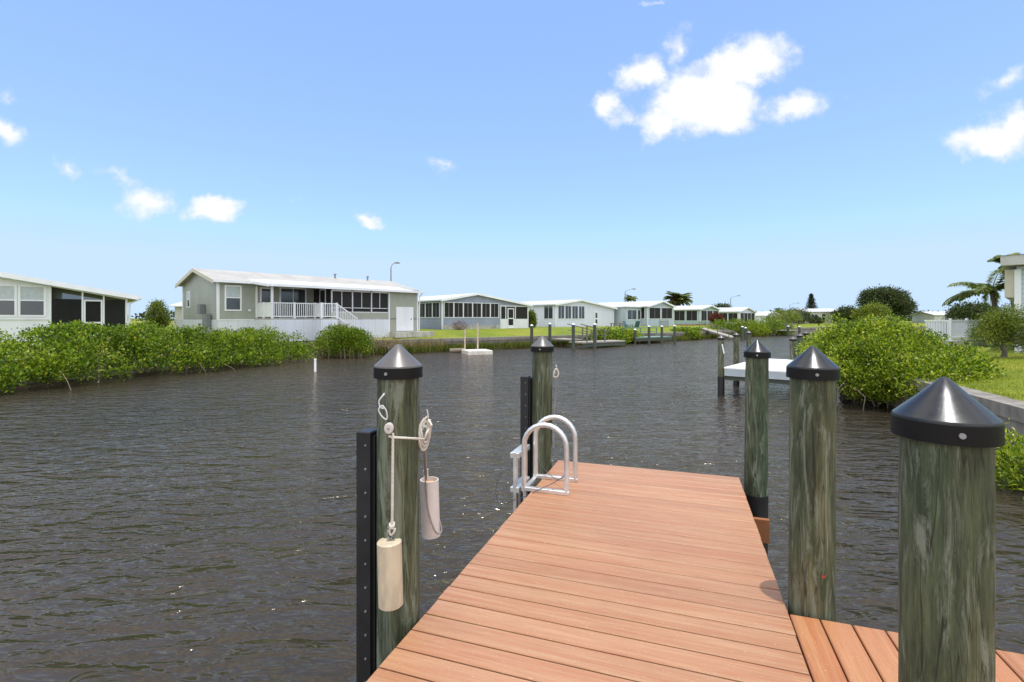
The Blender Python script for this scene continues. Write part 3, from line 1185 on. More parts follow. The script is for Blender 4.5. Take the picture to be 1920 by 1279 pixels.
def gable_house(name, label, C, deg, W, xr, Dp, zl, zr, zrr, front, side, wall='whites', roof='roofw', skirt=0.0, zb=1.40, lower=None, doors=(), sidewall=None, extra=None, group='white-roofed houses along the far bank', trim=True):
    e = empty(name, (C[0], C[1], zb), R(deg), label, 'house', group)
    dz = -zb
    zf = zb - 0.3

    def hz(x):
        return zl + (zr - zl) * x / xr if x <= xr else zr + (zrr - zr) * (x - xr) / (W - xr)
    MB().prism([(0, zf), (W, zf), (W, zrr), (xr, zr), (0, zl)], 'y', 0, Dp).build('wall', M[wall], e, dz)
    gable_roof(e, 0, xr, W, 0, Dp, zl, zr, zrr, m=roof, dz=dz)
    if skirt:
        MB().box(-0.02, W + 0.02, -0.025, Dp, zf, skirt).build('skirting', M['skirt'], e, dz)
    windows_on(e, 'y', 0.0, front, dz)
    windows_on(e, 'x', 0.0, side, dz, sgn=-1)
    for x0, x1, z0, z1 in doors:
        d = MB().box(x0 - 0.07, x1 + 0.07, -0.05, 0.0, z0, z1 + 0.07).build('door_frame', M['white'], e, dz)
        MB().box(x0, x1, -0.065, -0.052, z0 + 0.05, z1).build('door', M['white'], e, dz)
        MB().box(x0 + 0.16, x1 - 0.16, -0.075, -0.067, z0 + 0.9, z1 - 0.15).build('door_pane', M['glass'], d, dz)
        MB().box(x0 + 0.16, x1 - 0.16, -0.075, -0.067, z0 + 0.2, z0 + 0.72).build('door_pane', M['glass'], d, dz)
    if trim:
        MB().box(-0.03, 0.08, -0.03, 0.08, zf, zl - 0.02).build('corner_trim', M['white'], e, dz)
        MB().box(W - 0.08, W + 0.03, -0.03, 0.08, zf, zrr - 0.02).build('corner_trim', M['white'], e, dz)
    if extra:
        extra(e, dz)
    return e


# --- house 2: long sage green home with porch
def sage_house():
    zb = 1.42
    e = empty('mobile_home', (-18.4, 31.0, zb), R(48.5), 'long sage green home with white porch railing, screened porch and white skirting', 'house', 'white-roofed houses along the far bank')
    dz = -zb
    FL = 2.48
    zf = 1.0
    # main body, gable ends left and right, ridge along x
    MB().prism([(0, FL - 0.08), (7, FL - 0.08), (7, 4.86), (3.5, 5.72), (0, 4.86)], 'x', 0, 15).build('wall', M['sage'], e, dz)
    MB().box(-0.03, 15.03, -0.03, 7.03, zf, FL - 0.085).build('skirting', M['skirt'], e, dz)
    MB().box(-0.045, 2.2, -0.06, -0.032, FL - 0.13, FL - 0.05).build('skirt_rail', M['white'], e, dz)
    sl = (5.72 - 4.86) / 3.5
    oh = 0.35
    a, b, c = (-oh, 4.86 - sl * oh), (3.5, 5.72), (7 + oh, 4.86 - sl * oh)
    MB().prism([(a[0], a[1] + .004), (b[0], b[1] + .004), (c[0], c[1] + .004), (c[0], c[1] + .1), (b[0], b[1] + .1), (a[0], a[1] + .1)], 'x', -0.35, 15.35).build('roof', M['roofb'], e, dz)
    f = MB()
    for p, q in ((a, b), (b, c)):
        f.prism([(p[0], p[1] - .13), (q[0], q[1] - .13), (q[0], q[1] + .115), (p[0], p[1] + .115)], 'x', -0.40, -0.352)
    f.build('rake_board', M['tan'], e, dz)
    MB().box(-0.36, 2.0, -oh - 0.1, -oh - 0.003, a[1] - 0.05, a[1] + 0.09).build('gutter', M['white'], e, dz)
    MB().box(-0.04, 0.1, -0.04, 0.1, FL - 0.08, 4.84).build('corner_trim', M['white'], e, dz)
    MB().box(-0.04, 0.1, 6.9, 7.04, FL - 0.08, 4.84).build('corner_trim', M['white'], e, dz)
    for x in (9.6, 12.6):
        MB().lathe([(0.06, 0), (0.06, 0.28), (0.13, 0.28), (0.11, 0.36), (0.02, 0.4)], 10, (x, 3.1, 5.72)).build('roof_vent', M['box'], e, dz)
    # porch roof
    pr = [(-2.85, 4.50), (-0.3, 4.80), (0.6, 5.06), (0.6, 5.12), (-0.3, 4.90), (-2.85, 4.60)]
    MB().prism(pr, 'x', 1.95, 13.95).build('porch_roof', M['roofw'], e, dz)
    g = MB().box(1.93, 13.97, -2.97, -2.853, 4.47, 4.63)
    g.prism([(-2.85, 4.44), (-0.3, 4.74), (-0.3, 4.92), (-2.85, 4.62)], 'x', 1.90, 1.948)
    g.build('porch_fascia', M['white'], e, dz)
    # porch floor and skirt
    MB().box(2.26, 13.6, -2.5, -0.03, FL - 0.08, FL).build('porch_floor', M['slab'], e, dz)
    MB().box(5.06, 6.2, -3.35, -2.503, FL - 0.08, FL).build('landing', M['slab'], e, dz)
    s_ = MB().box(2.24, 10.88, -2.53, -2.45, zf, FL - 0.083)
    s_.box(2.24, 2.30, -2.45, -0.031, zf, FL - 0.083)
    s_.box(5.04, 6.22, -3.38, -3.32, zf, FL - 0.083)
    s_.box(5.04, 5.10, -3.32, -2.531, zf, FL - 0.083)
    s_.build('porch_skirting', M['skirt'], e, dz)
    # posts
    for x, y in ((2.30, -2.46), (2.30, -0.05), (4.0, -2.46)):
        if x == 4.0:
            continue
        MB().box(x - 0.055, x + 0.055, y - 0.055, y + 0.055, FL, 4.62 if y > -1 else 4.50).build('porch_post', M['white'], e, dz)
    # railing
    rl = MB()
    rp_ = [(2.30, -2.46), (5.10, -2.46)]
    TOP = FL + 0.98

    def run(m_, p, q, solid=False, z0=None, z1=None):
        p, q = Vector((*p, 0)), Vector((*q, 0))
        zA, zB = (z0 or TOP), (z1 or TOP)
        m_.bar((p.x, p.y, zA), (q.x, q.y, zB), 0.07, 0.06)
        m_.bar((p.x, p.y, zA - 0.86), (q.x, q.y, zB - 0.86), 0.05, 0.06)
        n = max(1, int((q - p).length / 0.13))
        for i in range(1, n):
            r_ = p.lerp(q, i / n)
            zz = zA + (zB - zA) * i / n
            if not solid:
                m_.bar((r_.x, r_.y, zz - 0.86), (r_.x, r_.y, zz), 0.038)
        if solid:
            m_.bar((p.x, p.y, (zA) - 0.43), (q.x, q.y, (zB) - 0.43), 0.03, 0.84)
    run(rl, (2.30, -2.46), (5.10, -2.46))
    run(rl, (5.10, -3.32), (6.18, -3.32))
    run(rl, (6.18, -3.32), (7.75, -3.32), False, TOP, TOP - 1.0)
    for x, y in ((2.30, -2.46), (3.7, -2.46), (5.10, -2.46), (5.10, -3.32), (6.18, -3.32), (2.30, -1.2)):
        rl.box(x - 0.06, x + 0.06, y - 0.06, y + 0.06, FL - 0.02, TOP + 0.06)
    rl.build('porch_railing', M['white'], e, dz)
    for p_, q_ in (((2.30, -0.08), (2.30, -2.4)), ((5.10, -2.5), (5.10, -3.27))):
        pp = MB()
        run(pp, p_, q_, True)
        pp.build('privacy_panel', M['white'], e, dz)
    st = MB()
    for i in range(6):
        st.box(6.22 + i * 0.27, 6.22 + (i + 1) * 0.27 - 0.004, -3.33, -2.56, zf, FL - 0.17 * (i + 1))
    st.build('stairs', M['slab'], e, dz)
    # screened part
    MB().box(6.25, 10.88, -2.5, -2.40, FL, FL + 0.42).build('knee_wall', M['sagep'], e, dz)
    for i, (x0, x1) in enumerate(((6.32, 7.78), (7.90, 9.32), (9.44, 10.80))):
        m_ = MB().box(x0 - 0.06, x0, -2.50, -2.40, FL + 0.42, 4.42)
        m_.box(x0, x1, -2.50, -2.40, FL + 0.42, FL + 0.47)
        m_.box(x0, x1, -2.50, -2.40, FL + 0.72, FL + 0.76)
        m_.box(x0, x1, -2.50, -2.40, 4.36, 4.52)
        m_.box((x0 + x1) / 2 - 0.02, (x0 + x1) / 2 + 0.02, -2.47, -2.43, FL + 0.76, 4.36)
        w = m_.build('screen_panel', M['white'], e, dz)
        MB().box(x0, x1, -2.455, -2.450, FL + 0.47, 4.36).build('screen_mesh', M['screen'], w, dz)
    MB().box(6.25, 6.31, -2.4, -0.003, FL, 4.55).build('screen_side', M['screen'], e, dz)
    MB().box(6.235, 6.33, -1.75, -0.85, FL + 0.02, FL + 2.05).build('screen_door', M['white'], e, dz)
    MB().box(6.225, 6.232, -1.62, -0.98, FL + 1.0, FL + 1.95).build('door_screen', M['screen'], e, dz)
    # shed end
    MB().box(10.94, 13.6, -2.5, -0.003, zf, 4.5).build('storage_wall', M['sagep'], e, dz)
    for x in (10.90, 13.56):
        MB().box(x - 0.05, x + 0.06, -2.54, -2.43, zf, 4.46).build('corner_post', M['white'], e, dz)
    d = MB().box(11.55, 13.15, -2.54, -2.503, 1.5, 3.36).build('storage_door', M['white'], e, dz)
    MB().box(12.9, 12.96, -2.57, -2.543, 2.35, 2.5).build('handle', M['bolt'], d, dz)
    MB().tube([(13.75, -2.9, 4.45), (13.68, -2.65, 4.2), (13.68, -2.58, 1.5)], 0.045, 6).build('downspout', M['white'], e, dz)
    # windows / doors on the main wall
    windows_on(e, 'y', 0.0, [(0.48, 1.30, 3.04, 4.50, 'blind', 0), (2.62, 3.2, 3.3, 4.45, 'glass', 0), (3.9, 5.6, FL + 0.06, 4.52, 'glass', 1)], dz, 0.09)
    windows_on(e, 'x', 0.0, [(5.4, 5.9, 3.3, 4.3, 'blind', 0)], dz, 0.07, sgn=-1)
    # meter boxes
    MB().box(-0.35, -0.035, 2.2, 2.75, 2.75, 3.4).build('meter_box', M['box'], e, dz)
    MB().box(-0.42, -0.07, 1.0, 1.45, 1.9, 2.75).build('meter_box', M['box'], e, dz)
    MB().box(-0.33, -0.2, 1.15, 1.3, 1.0, 1.9).build('conduit', M['box'], e, dz)
    MB().lathe([(0.05, 0), (0.09, 0.02), (0.09, 0.12), (0.03, 0.15)], 10, (1.85, -0.1, 2.92)).build('outdoor_light', M['white'], e, dz)
    # porch furniture hinted behind the railing
    return e


sage_house()
pad = MB().box(-9.9, -6.0, 38.9, 43.0, 0.9, 1.46)
# concrete apron by the storage door, aligned with the house
ap = empty('patio_slab', (-18.4, 31.0, 1.42), R(48.5), 'pale concrete apron in front of the white storage door', 'patio')
MB().box(10.9, 14.6, -3.35, -2.56, -0.4, 0.02).build('slab', M['slab'], ap)


def left_house():
    zb = 1.40
    # origin at the right hand eave corner, x runs away to the left
    ox, oy = -20.15, 26.0
    W = 13.0
    e = empty('house', (ox - W * .766, oy - W * .643, zb), R(40), 'white house at the left edge with two sash windows and a dark screened room', 'house', 'white-roofed houses along the far bank')
    dz = -zb
    zR, s = 3.62, 0.185

    def zt(x):
        return zR + (W - x) * s
    xs = 10.0                      # start of the screened room
    MB().prism([(0, 1.0), (xs, 1.0), (xs, zt(xs)), (3.0, zt(3.0)), (0, zt(3.0) - 0.4)], 'y', 0, 12).build('wall', M['white'], e, dz)
    MB().box(xs + 0.01, W, 4.0, 4.1, 1.0, 3.55).build('back_wall', M['sagep'], e, dz)
    MB().box(xs + 0.55, xs + 1.3, 3.93, 3.99, 1.45, 3.4).build('inner_door', M['curtain'], e, dz)
    MB().prism([(3.0 - 3.5, zt(3.0) - 0.45), (3.0, zt(3.0) + .004), (W + 0.45, zt(W + 0.45) + .004), (W + 0.45, zt(W + 0.45) + .12), (3.0, zt(3.0) + .12), (-0.5, zt(3.0) - 0.33)], 'y', -0.4, 12).build('roof', M['roofw'], e, dz)
    MB().prism([(3.0, zt(3.0) - .1), (W + .45, zt(W + .45) - .1), (W + .45, zt(W + .45) + .14), (3.0, zt(3.0) + .14)], 'y', -0.46, -0.403).build('fascia', M['white'], e, dz)
    MB().box(W + 0.455, W + 0.58, -0.4, 8, 3.50, 3.66).build('gutter', M['white'], e, dz)
    windows_on(e, 'y', 0.0, [(xs - 1.0, xs - 0.2, 2.64, 3.98, 'blind', 0), (xs - 2.0, xs - 1.2, 2.64, 3.98, 'blind', 0), (xs - 3.0, xs - 2.2, 2.64, 3.98, 'blind', 0)], dz, 0.09)
    MB().box(0, xs, -0.06, -0.003, 2.42, 2.48).build('sill_band', M['white'], e, dz)
    sc = MB()
    pz = [(xs, xs + .07), (xs + 1.18, xs + 1.25), (xs + 2.0, xs + 2.07), (W - .09, W)]
    for a, b in pz:
        sc.prism([(a, 1.0), (b, 1.0), (b, zt(b) - .05), (a, zt(a) - .05)], 'y', -0.05, 0.05)
    sc.prism([(xs + .09, zt(xs) - .16), (W - .1, zt(W) - .16), (W - .1, zt(W) - .05), (xs + .09, zt(xs) - .05)], 'y', -0.03, 0.03)
    sc.box(xs + .09, W - .1, -0.03, 0.03, 1.0, 1.7)
    sc.build('screen_frame', M['white'], e, dz)
    MB().prism([(xs + .09, 1.9), (W - .1, 1.9), (W - .1, zt(W) - .16), (xs + .09, zt(xs) - .16)], 'y', 0.0, 0.006).build('screen_mesh', M['screenm'], e, dz)
    MB().box(W - .012, W - .004, 0.05, 6, 1.4, 3.5).build('screen_mesh', M['screenm'], e, dz)
    d = MB().box(xs + 1.26, xs + 1.33, -.06, .055, 1.45, 3.42)
    d.box(xs + 1.92, xs + 1.99, -.06, .055, 1.45, 3.42).box(xs + 1.33, xs + 1.92, -.06, .055, 3.34, 3.42).box(xs + 1.33, xs + 1.92, -.06, .055, 2.22, 2.30).box(xs + 1.33, xs + 1.92, -.06, .055, 1.45, 1.6)
    d.build('screen_door', M['white'], e, dz)
    dd = MB()
    dd.box(xs + .3, xs + 1.0, 1.2, 2.2, 1.45, 2.1)
    dd.build('porch_seat', M['curtain'], e, dz)
    MB().tube([(W + .5, -.3, 3.5), (W + .08, -.05, 3.25), (W + .05, -.05, 1.4)], .045, 6).build('downspout', M['white'], e, dz)
    return e


# see-through insect screen
ms, ts, bs = mat('see_through_screen')
trn = ts.nodes.new('ShaderNodeBsdfTransparent')
mxs = ts.nodes.new('ShaderNodeMixShader')
bs.inputs['Base Color'].default_value = (0.03, 0.03, 0.03, 1)
bs.inputs['Roughness'].default_value = 0.7
bs.inputs['Specular IOR Level'].default_value = 0.05
mxs.inputs[0].default_value = 0.55
ts.links.new(trn.outputs[0], mxs.inputs[1])
ts.links.new(bs.outputs[0], mxs.inputs[2])
ts.links.new(mxs.outputs[0], ts.nodes['Material Output'].inputs[0])
M['screenm'] = ms
M['greytrim'] = paint('grey_trim', (0.50, 0.49, 0.46), 0.6, 0.06)
left_house()


def row(x0, x1, n, z0, z1, kind='screen', nm=1, gap=0.14):
    w = (x1 - x0 - gap * (n - 1)) / n
    return [(x0 + i * (w + gap), x0 + i * (w + gap) + w, z0, z1, kind, nm) for i in range(n)]


# --- house 3 blue grey with screened gable
def ex3(e, dz):
    MB().box(-0.01, 6.95, -0.03, -0.002, 1.0, 1.80).build('masonry_base', M['slab'], e, dz)
    # shallow screened annexe to the right
    MB().box(7.05, 10.85, -0.035, -0.004, 1.0, 2.42).build('kick_panel', M['white'], e, dz)
    MB().box(7.05, 10.85, -0.035, -0.004, 3.72, 3.82).build('header', M['white'], e, dz)
    for x in (7.0, 7.68, 9.0, 10.78):
        MB().box(x, x + 0.09, -0.07, -0.004, 1.0, 3.85).build('screen_post', M['white'], e, dz)
    MB().box(7.1, 10.78, -0.003, -0.001, 2.42, 3.72).build('screen_mesh', M['screen'], e, dz)
    f = MB().box(7.95, 8.05, -0.10, -0.04, 1.45, 3.55).box(8.72, 8.82, -0.10, -0.04, 1.45, 3.55).box(8.05, 8.72, -0.10, -0.04, 3.45, 3.55)
    f.box(8.05, 8.72, -0.10, -0.04, 2.42, 2.52).box(8.05, 8.72, -0.10, -0.04, 1.45, 1.75)
    d = f.build('screen_door', M['white'], e, dz)
    MB().box(8.05, 8.72, -0.07, -0.06, 1.75, 3.45).build('door_screen', M['screen'], d, dz)


gable_house('house', 'blue grey house with a row of tall dark screened gable windows and white screen door', (-6.6, 47.0), 40, 10.9, 3.9, 13, 4.22, 4.90, 3.90,
            row(0.22, 6.75, 6, 2.60, 3.98, 'screen', 1, 0.12), row(0.5, 4.4, 3, 2.60, 3.98, 'screen', 1, 0.14), wall='bluegrey', extra=ex3)


def ex4(e, dz):
    MB().box(-0.035, -0.004, 2.6, 3.5, 2.75, 3.85).build('window', M['glass'], e, dz)


gable_house('house', 'plain white house with four pairs of grey windows and a narrow gable door', (5.3, 60.0), 40, 11.07, 4.27, 14, 4.17, 4.76, 3.82,
            row(0.4, 5.1, 4, 2.45, 4.0, 'glass', 1, 0.22), row(0.5, 2.0, 1, 2.45, 4.0, 'glass', 1), wall='whites', doors=[(7.05, 7.75, 1.62, 3.35)], zb=1.25)


def ex5(e, dz):
    MB().prism([(1.0, 1.0), (7.0, 1.0), (7.0, 3.95), (1.0, 3.95)], 'x', -3.6, -0.003).build('annexe_wall', M['lightblue'], e, dz)
    MB().prism([(0.7, 3.96), (8.0, 3.96), (8.0, 4.08), (0.7, 4.08)], 'x', -3.9, 0.5).build('annexe_roof', M['roofw'], e, dz)
    windows_on(e, 'y', 1.0, [(-3.2, -1.2, 2.35, 3.6, 'glass', 1), (-0.9, -0.35, 2.35, 3.6, 'glass', 0)], dz)


gable_house('house', 'pale blue house with big dark screened porch windows and low annexe on its left', (18.6, 68.0), 40, 6.3, 3.3, 13, 4.14, 4.86, 4.12,
            row(0.35, 5.95, 2, 2.45, 3.95, 'screen', 1, 0.35), row(0.5, 6.0, 2, 2.45, 3.95, 'screen', 1, 0.2), wall='lightblue', extra=ex5, zb=1.15)
gable_house('house', 'mint green and cream house with a tan roof and dark screened porch behind red mulch', (31.1, 82.0), 40, 6.2, 3.1, 12, 3.98, 4.60, 3.95,
            row(0.35, 5.9, 3, 2.1, 3.75, 'screen', 1, 0.2), row(0.5, 7.0, 3, 2.1, 3.75, 'screen', 1, 0.3), wall='teal', roof='roofp', zb=1.3)
gable_house('house', 'white house with grey screened lanai and narrow posts beyond the mint green house', (43.6, 95.0), 40, 6.6, 3.0, 12, 3.82, 4.55, 3.6,
            row(0.3, 6.2, 4, 1.7, 3.5, 'screen', 1, 0.12), row(0.4, 6.2, 3, 1.7, 3.5, 'screen', 1, 0.2), wall='whites', zb=1.3)
gable_house('house', 'low white house half hidden by dark shrubs near the bend of the canal', (56.0, 110.0), 40, 9.0, 4.0, 12, 3.1, 3.95, 3.0,
            row(0.5, 5.5, 2, 1.9, 2.9, 'glass', 1, 0.8), [], wall='whites', zb=1.3)


def long_house(name, label, C, deg, W, Dp, zb, ze, zr, wall, roof, wins, group=None):
    e = empty(name, (C[0], C[1], zb), R(deg), label, 'house', group)
    dz = -zb
    MB().prism([(0, zb - .3), (Dp, zb - .3), (Dp, ze), (Dp / 2, zr), (0, ze)], 'x', 0, W).build('wall', M[wall], e, dz)
    sl = (zr - ze) / (Dp / 2)
    MB().prism([(-.4, ze - sl * .4), (Dp / 2, zr + .01), (Dp + .4, ze - sl * .4), (Dp + .4, ze - sl * .4 + .12), (Dp / 2, zr + .13), (-.4, ze - sl * .4 + .12)], 'x', -.4, W + .4).build('roof', M[roof], e, dz)
    windows_on(e, 'y', 0.0, wins, dz)
    return e


FG = 'distant houses past the canal bend'
long_house('house', 'distant long cream house facing the end of the canal left of the big round tree', (63.0, 106.0), 4, 15, 7, 1.3, 3.9, 4.5, 'cream', 'roofw',
           [(1, 2.4, 2.2, 3.3, 'glass', 1), (3.4, 4.2, 1.5, 3.4, 'glass', 0), (6.6, 7.8, 2.3, 3.3, 'glass', 1), (8.6, 10.0, 2.3, 3.3, 'glass', 1), (11, 12.5, 2.3, 3.3, 'glass', 1)], FG)
long_house('house', 'distant grey house under a white carport roof seen left of the sage green home', (-31.5, 62.0), 12, 9, 8, 1.4, 3.4, 3.95, 'oldwall', 'roofw',
           [(1.0, 2.4, 2.3, 3.1, 'glass', 1), (4.8, 6.8, 2.0, 3.0, 'dark', 0)], FG)
long_house('house', 'distant beige house with a red brown screen tucked behind the sage green home gable', (-34.0, 50.0), 12, 6.5, 7, 1.4, 3.7, 4.25, 'oldwall', 'roofw',
           [(3.5, 6.0, 2.1, 3.4, 'dark', 1)], FG)
long_house('house', 'distant low house with white roof between the big round tree and the white picket railing', (92.0, 108.0), -6, 16, 7, 1.3, 3.2, 3.9, 'cream', 'roofw',
           [(2, 4, 2.0, 2.9, 'glass', 1), (8, 11, 2.0, 2.9, 'glass', 1)], FG)
for (x, y, w, lab) in ((30.0, 108, 12, 'distant white roof showing behind the palm tree and the mint green house'), (46.0, 128, 14, 'distant white roofed house behind the low houses right of the second street lamp'),
                       (78.0, 135, 16, 'distant pale house behind the tall narrow pine')):
    long_house('house', lab, (x, y), 20, w, 7, 1.3, 3.9, 4.7, 'cream', 'roofw', [(2, 4, 2.2, 3.4, 'glass', 1), (6, 8, 2.2, 3.4, 'glass', 1)], FG)
# low white utility wall beside the sage house
uw = MB().box(-25.6, -22.2, 37.6, 37.75, 0.9, 2.42)
tag(uw.build('utility_wall', M['skirt']), 'low white panelled wall at the left end of the sage green home', 'wall')


# --- right bank house corner
def corner_house():
    zb = 1.1
    o = Vector((20.85, 20.5))
    e = empty('house', (o.x, o.y, zb), R(-47), 'grey-roofed house with pale blue siding cut off by the right edge of the view', 'house')
    dz = -zb
    MB().box(0, 9, 0, 8, 0.8, 4.62).build('wall', M['lightblue'], e, dz)
    MB().box(-0.35, -0.003, 0, 8, 3.35, 4.5).build('soffit_box', M['tan'], e, dz)
    MB().box(-0.06, 0.14, -0.06, 0.14, 0.8, 4.5).build('corner_trim', M['white'], e, dz)
    MB().box(0.30, 0.42, -0.05, -0.003, 0.8, 4.6).build('corner_trim', M['white'], e, dz)
    MB().box(-0.45, 9.5, -0.55, 8.5, 4.66, 5.06).build('fascia', M['greytrim'], e, dz)
    MB().prism([(-0.6, 5.065), (4, 5.12), (8.6, 5.065)], 'x', -0.5, 9.6).build('roof', M['roofb'], e, dz)
    windows_on(e, 'y', 0.0, [(1.15, 2.4, 2.0, 4.0, 'blind', 0)], dz, 0.1)
    return e


corner_house()


def picket_rail():
    A, B = P_(1782, 600, 25.0), P_(1842, 600, 26.2)
    zb = 1.2
    d = Vector((B.x - A.x, B.y - A.y, 0))
    L = d.length
    e = empty('picket_railing', (A.x, A.y, zb), math.atan2(d.y, d.x), 'white picket railing enclosing a small deck on the right bank', 'railing')
    dz = -zb
    r_ = MB()
    for y in (0.0, 1.1):
        r_.box(0, L, y - 0.035, y + 0.035, 2.32, 2.40)
        r_.box(0, L, y - 0.03, y + 0.03, 1.47, 1.53)
    for x in (0.0, L):
        r_.box(x - 0.035, x + 0.035, 0.0, 1.1, 2.32, 2.40)
        r_.box(x - 0.03, x + 0.03, 0.0, 1.1, 1.47, 1.53)
    r_.build('rail', M['white'], e, dz)
    p_ = MB()
    for y in (0.0, 1.1):
        x = 0.1
        while x < L:
            p_.box(x - 0.022, x + 0.022, y - 0.022, y + 0.022, 1.53, 2.32)
            x += 0.115
    for x in (0.0, L):
        y = 0.1
        while y < 1.1:
            p_.box(x - 0.022, x + 0.022, y - 0.022, y + 0.022, 1.53, 2.32)
            y += 0.115
    o = p_.build('baluster', M['white'], e, dz)
    o['kind'] = 'stuff'
    for x in (0, L / 2, L):
        MB().box(x - 0.05, x + 0.05, -0.05, 0.05, 0.9, 2.48).build('rail_post', M['white'], e, dz)
    MB().box(-0.1, L + 0.1, -0.1, 1.2, 0.9, 1.34).build('deck_floor', M['slab'], e, dz)


picket_rail()


# ------------------------------------------------------------------ OUR DOCK
def our_dock():
    e = empty('dock', (0, 0, 0), -TH, 'reddish brown composite board dock reaching out over the canal', 'dock')
    rng = random.Random(3)
    d = MB()
    pitch, w = 0.1446, 0.1345
    u = 5.402
    x0, x1 = -1.305, 0.540
    while u > -0.9:
        j = rng.uniform(-0.003, 0.003)
        d.bbox(x0 + j, x1 + rng.uniform(-.002, .002), u - w, u, DECK - 0.025, DECK, 0.005)
        u -= pitch
    d.build('deck_boards', M['deck'], e)
    d = MB()
    v = 0.548
    k = 0
    while v < 3.6:
        ww = 0.1362
        d.bbox(v, v + ww, -0.9, 2.995, DECK - 0.025, DECK, 0.005)
        v += pitch
        k += 1
    d.build('side_boards', M['deck2'], e)
    for q in ((-1.255, -1.215, -0.9, 5.36), (0.455, 0.495, -0.9, 5.36), (-0.40, -0.36, -0.9, 5.32), (-1.255, 0.495, 5.365, 5.39), (0.56, 3.6, 2.92, 2.96), (0.56, 3.6, 1.40, 1.44)):
        MB().box(*q, DECK - 0.23, DECK - 0.028).build('joist', M['frame'], e)
    MB().box(-1.46, 0.755, 5.03, 5.08, DECK - 0.47, DECK - 0.26).build('cross_beam', M['frame'], e)
    MB().box(-1.46, 0.72, 2.42, 2.47, DECK - 0.47, DECK - 0.26).build('cross_beam', M['frame'], e)
    return e


our_dock()


def piling(label, v, u, r, tip, lean=(0, 0), base=-1.5, capmat='cap', capr=None, wrap=None, ht=None, group='tall round pilings with conical caps around the near dock', name='dock_piling', cat='piling', loc=None, coneh=0.118, screws=2, sc_ang=-0.3, spin=0.0, post='pile'):
    """tip = world z of the cap tip"""
    p = loc if loc is not None else D_(v, u)
    e = empty(name, (p.x, p.y, base), 0, label, cat, group)
    e.rotation_euler = (lean[0], lean[1], spin)
    H = tip - base
    capr = capr or r + 0.014
    top = H - coneh - 0.01
    m_ = MB()
    n = 14
    prof = [(r * (1.03 - 0.05 * i / n + 0.006 * math.sin(i * 2.1)), top * i / n) for i in range(n + 1)]
    m_.lathe(prof, 40)
    m_.build('post', M[post], e)
    c = MB()
    bh = 0.058 * capr / 0.127
    k = H - coneh
    c.lathe([(capr - 0.001, k - 0.004), (capr - 0.001, k + 0.001), (capr * 0.98, k + 0.006), (capr * 0.5, k + coneh * 0.53), (0.012, H - 0.003), (0.003, H)], 64)
    co = c.build('cap', M[capmat], e, auto=28)
    MB().lathe([(capr - 0.006, k - bh), (capr + 0.0015, k - bh), (capr + 0.001, k - 0.003), (capr - 0.004, k - 0.0005)], 64).build('cap_rim', M['rim'], co, auto=28)
    for i in range(screws):
        a = math.atan2(-p.y, -p.x) - spin + sc_ang + i * 2 * PI / max(1, screws)
        s_ = MB()
        q = Vector((math.cos(a), math.sin(a), 0))
        cc = q * (capr + 0.002) + Vector((0, 0, k - bh * 0.5))
        s_.tube([cc - q * 0.004, cc + q * 0.004], 0.0085, 10)
        s_.build('cap_screw', M['bolt'], co)
    if wrap:
        MB().lathe([(r * 1.06, wrap[0] - base), (r * 1.06, wrap[1] - base)], 32, capb=True, capt=True).build('black_wrap', M['wrap'], e)
    return e


PG = 'tall round pilings with conical caps around the near dock'
# near left piling with the rope and the weight
p1 = piling('tall greenish piling left of the dock with a white rope weight hanging from it', -1.433, 2.31, 0.1125, EYE - 0.137, (0, R(0.0)), capmat='capgrey', sc_ang=-0.5)
p2 = piling('greenish piling behind the aluminium ladder at the far left corner of the dock', -1.48, 5.30, 0.112, EYE - 0.19, (0, R(0.3)), capmat='capgrey', sc_ang=-0.2)
p3 = piling('slim leaning piling with black wrap at the far right corner of the dock', 0.672, 5.42, 0.106, EYE - 0.213, (0, R(0.55)), wrap=(-1.2, DECK - 0.15), sc_ang=0.0)
p4 = piling('thick piling with black cap and a red spot where the dock meets the side platform', 0.668, 3.125, 0.113, EYE - 0.152, (0, R(0.25)), sc_ang=0.16)
p5 = piling('nearest and largest dark green piling at the right with a broad black cap', 0.775, 1.90, 0.1155, EYE - 0.183, (0, 0), capr=0.1325, sc_ang=0.29, coneh=0.125)
m_ = MB().lathe([(0.001, 0), (0.012, 0.001), (0.0, 0.004)], 8)
# red paint spot on p4
a0 = math.atan2(0 - p4.location.y, 0 - p4.location.x) + 0.48
sp = MB()
vs = []
for i in range(5):
    aa = a0 + (i - 2) * 0.045
    for zz in (0.0, 0.016 + 0.006 * math.sin(i * 2)):
        vs.append((math.cos(aa) * 0.1165, math.sin(aa) * 0.1165, 2.605 + zz))
sp.add(vs, [(2 * i, 2 * i + 2, 2 * i + 3, 2 * i + 1) for i in range(4)])
sp.build('red_mark', flat('red_paint', (0.30, 0.06, 0.03), 0.7), p4)


def guard(label, pile_v, pile_u, top, w=0.085, dpt=0.10):
    o = D_(pile_v - 0.1125 - 0.005 - w / 2, pile_u - 0.035)
    e = empty('guard_post', (o.x, o.y, -1.0), -TH, label, 'guard post', 'black guard posts bolted beside the left pilings')
    H = top + 1.0
    MB().bbox(-w / 2, w / 2, -dpt / 2, dpt / 2, 0, H, 0.006).build('post', M['strip'], e)
    MB().bbox(w / 2 + 0.001, w / 2 + 0.016, -dpt / 2 + .02, dpt / 2 + .03, 0, H - 0.02, 0.003).build('flange', M['strip'], e)
    z = H - 0.07
    while z > 0.6:
        MB().tube([(w * 0.18, -dpt / 2 - 0.005, z), (w * 0.18, -dpt / 2 + 0.002, z)], 0.0055, 8).build('bolt', M['bolt'], e)
        z -= 0.125
    return e


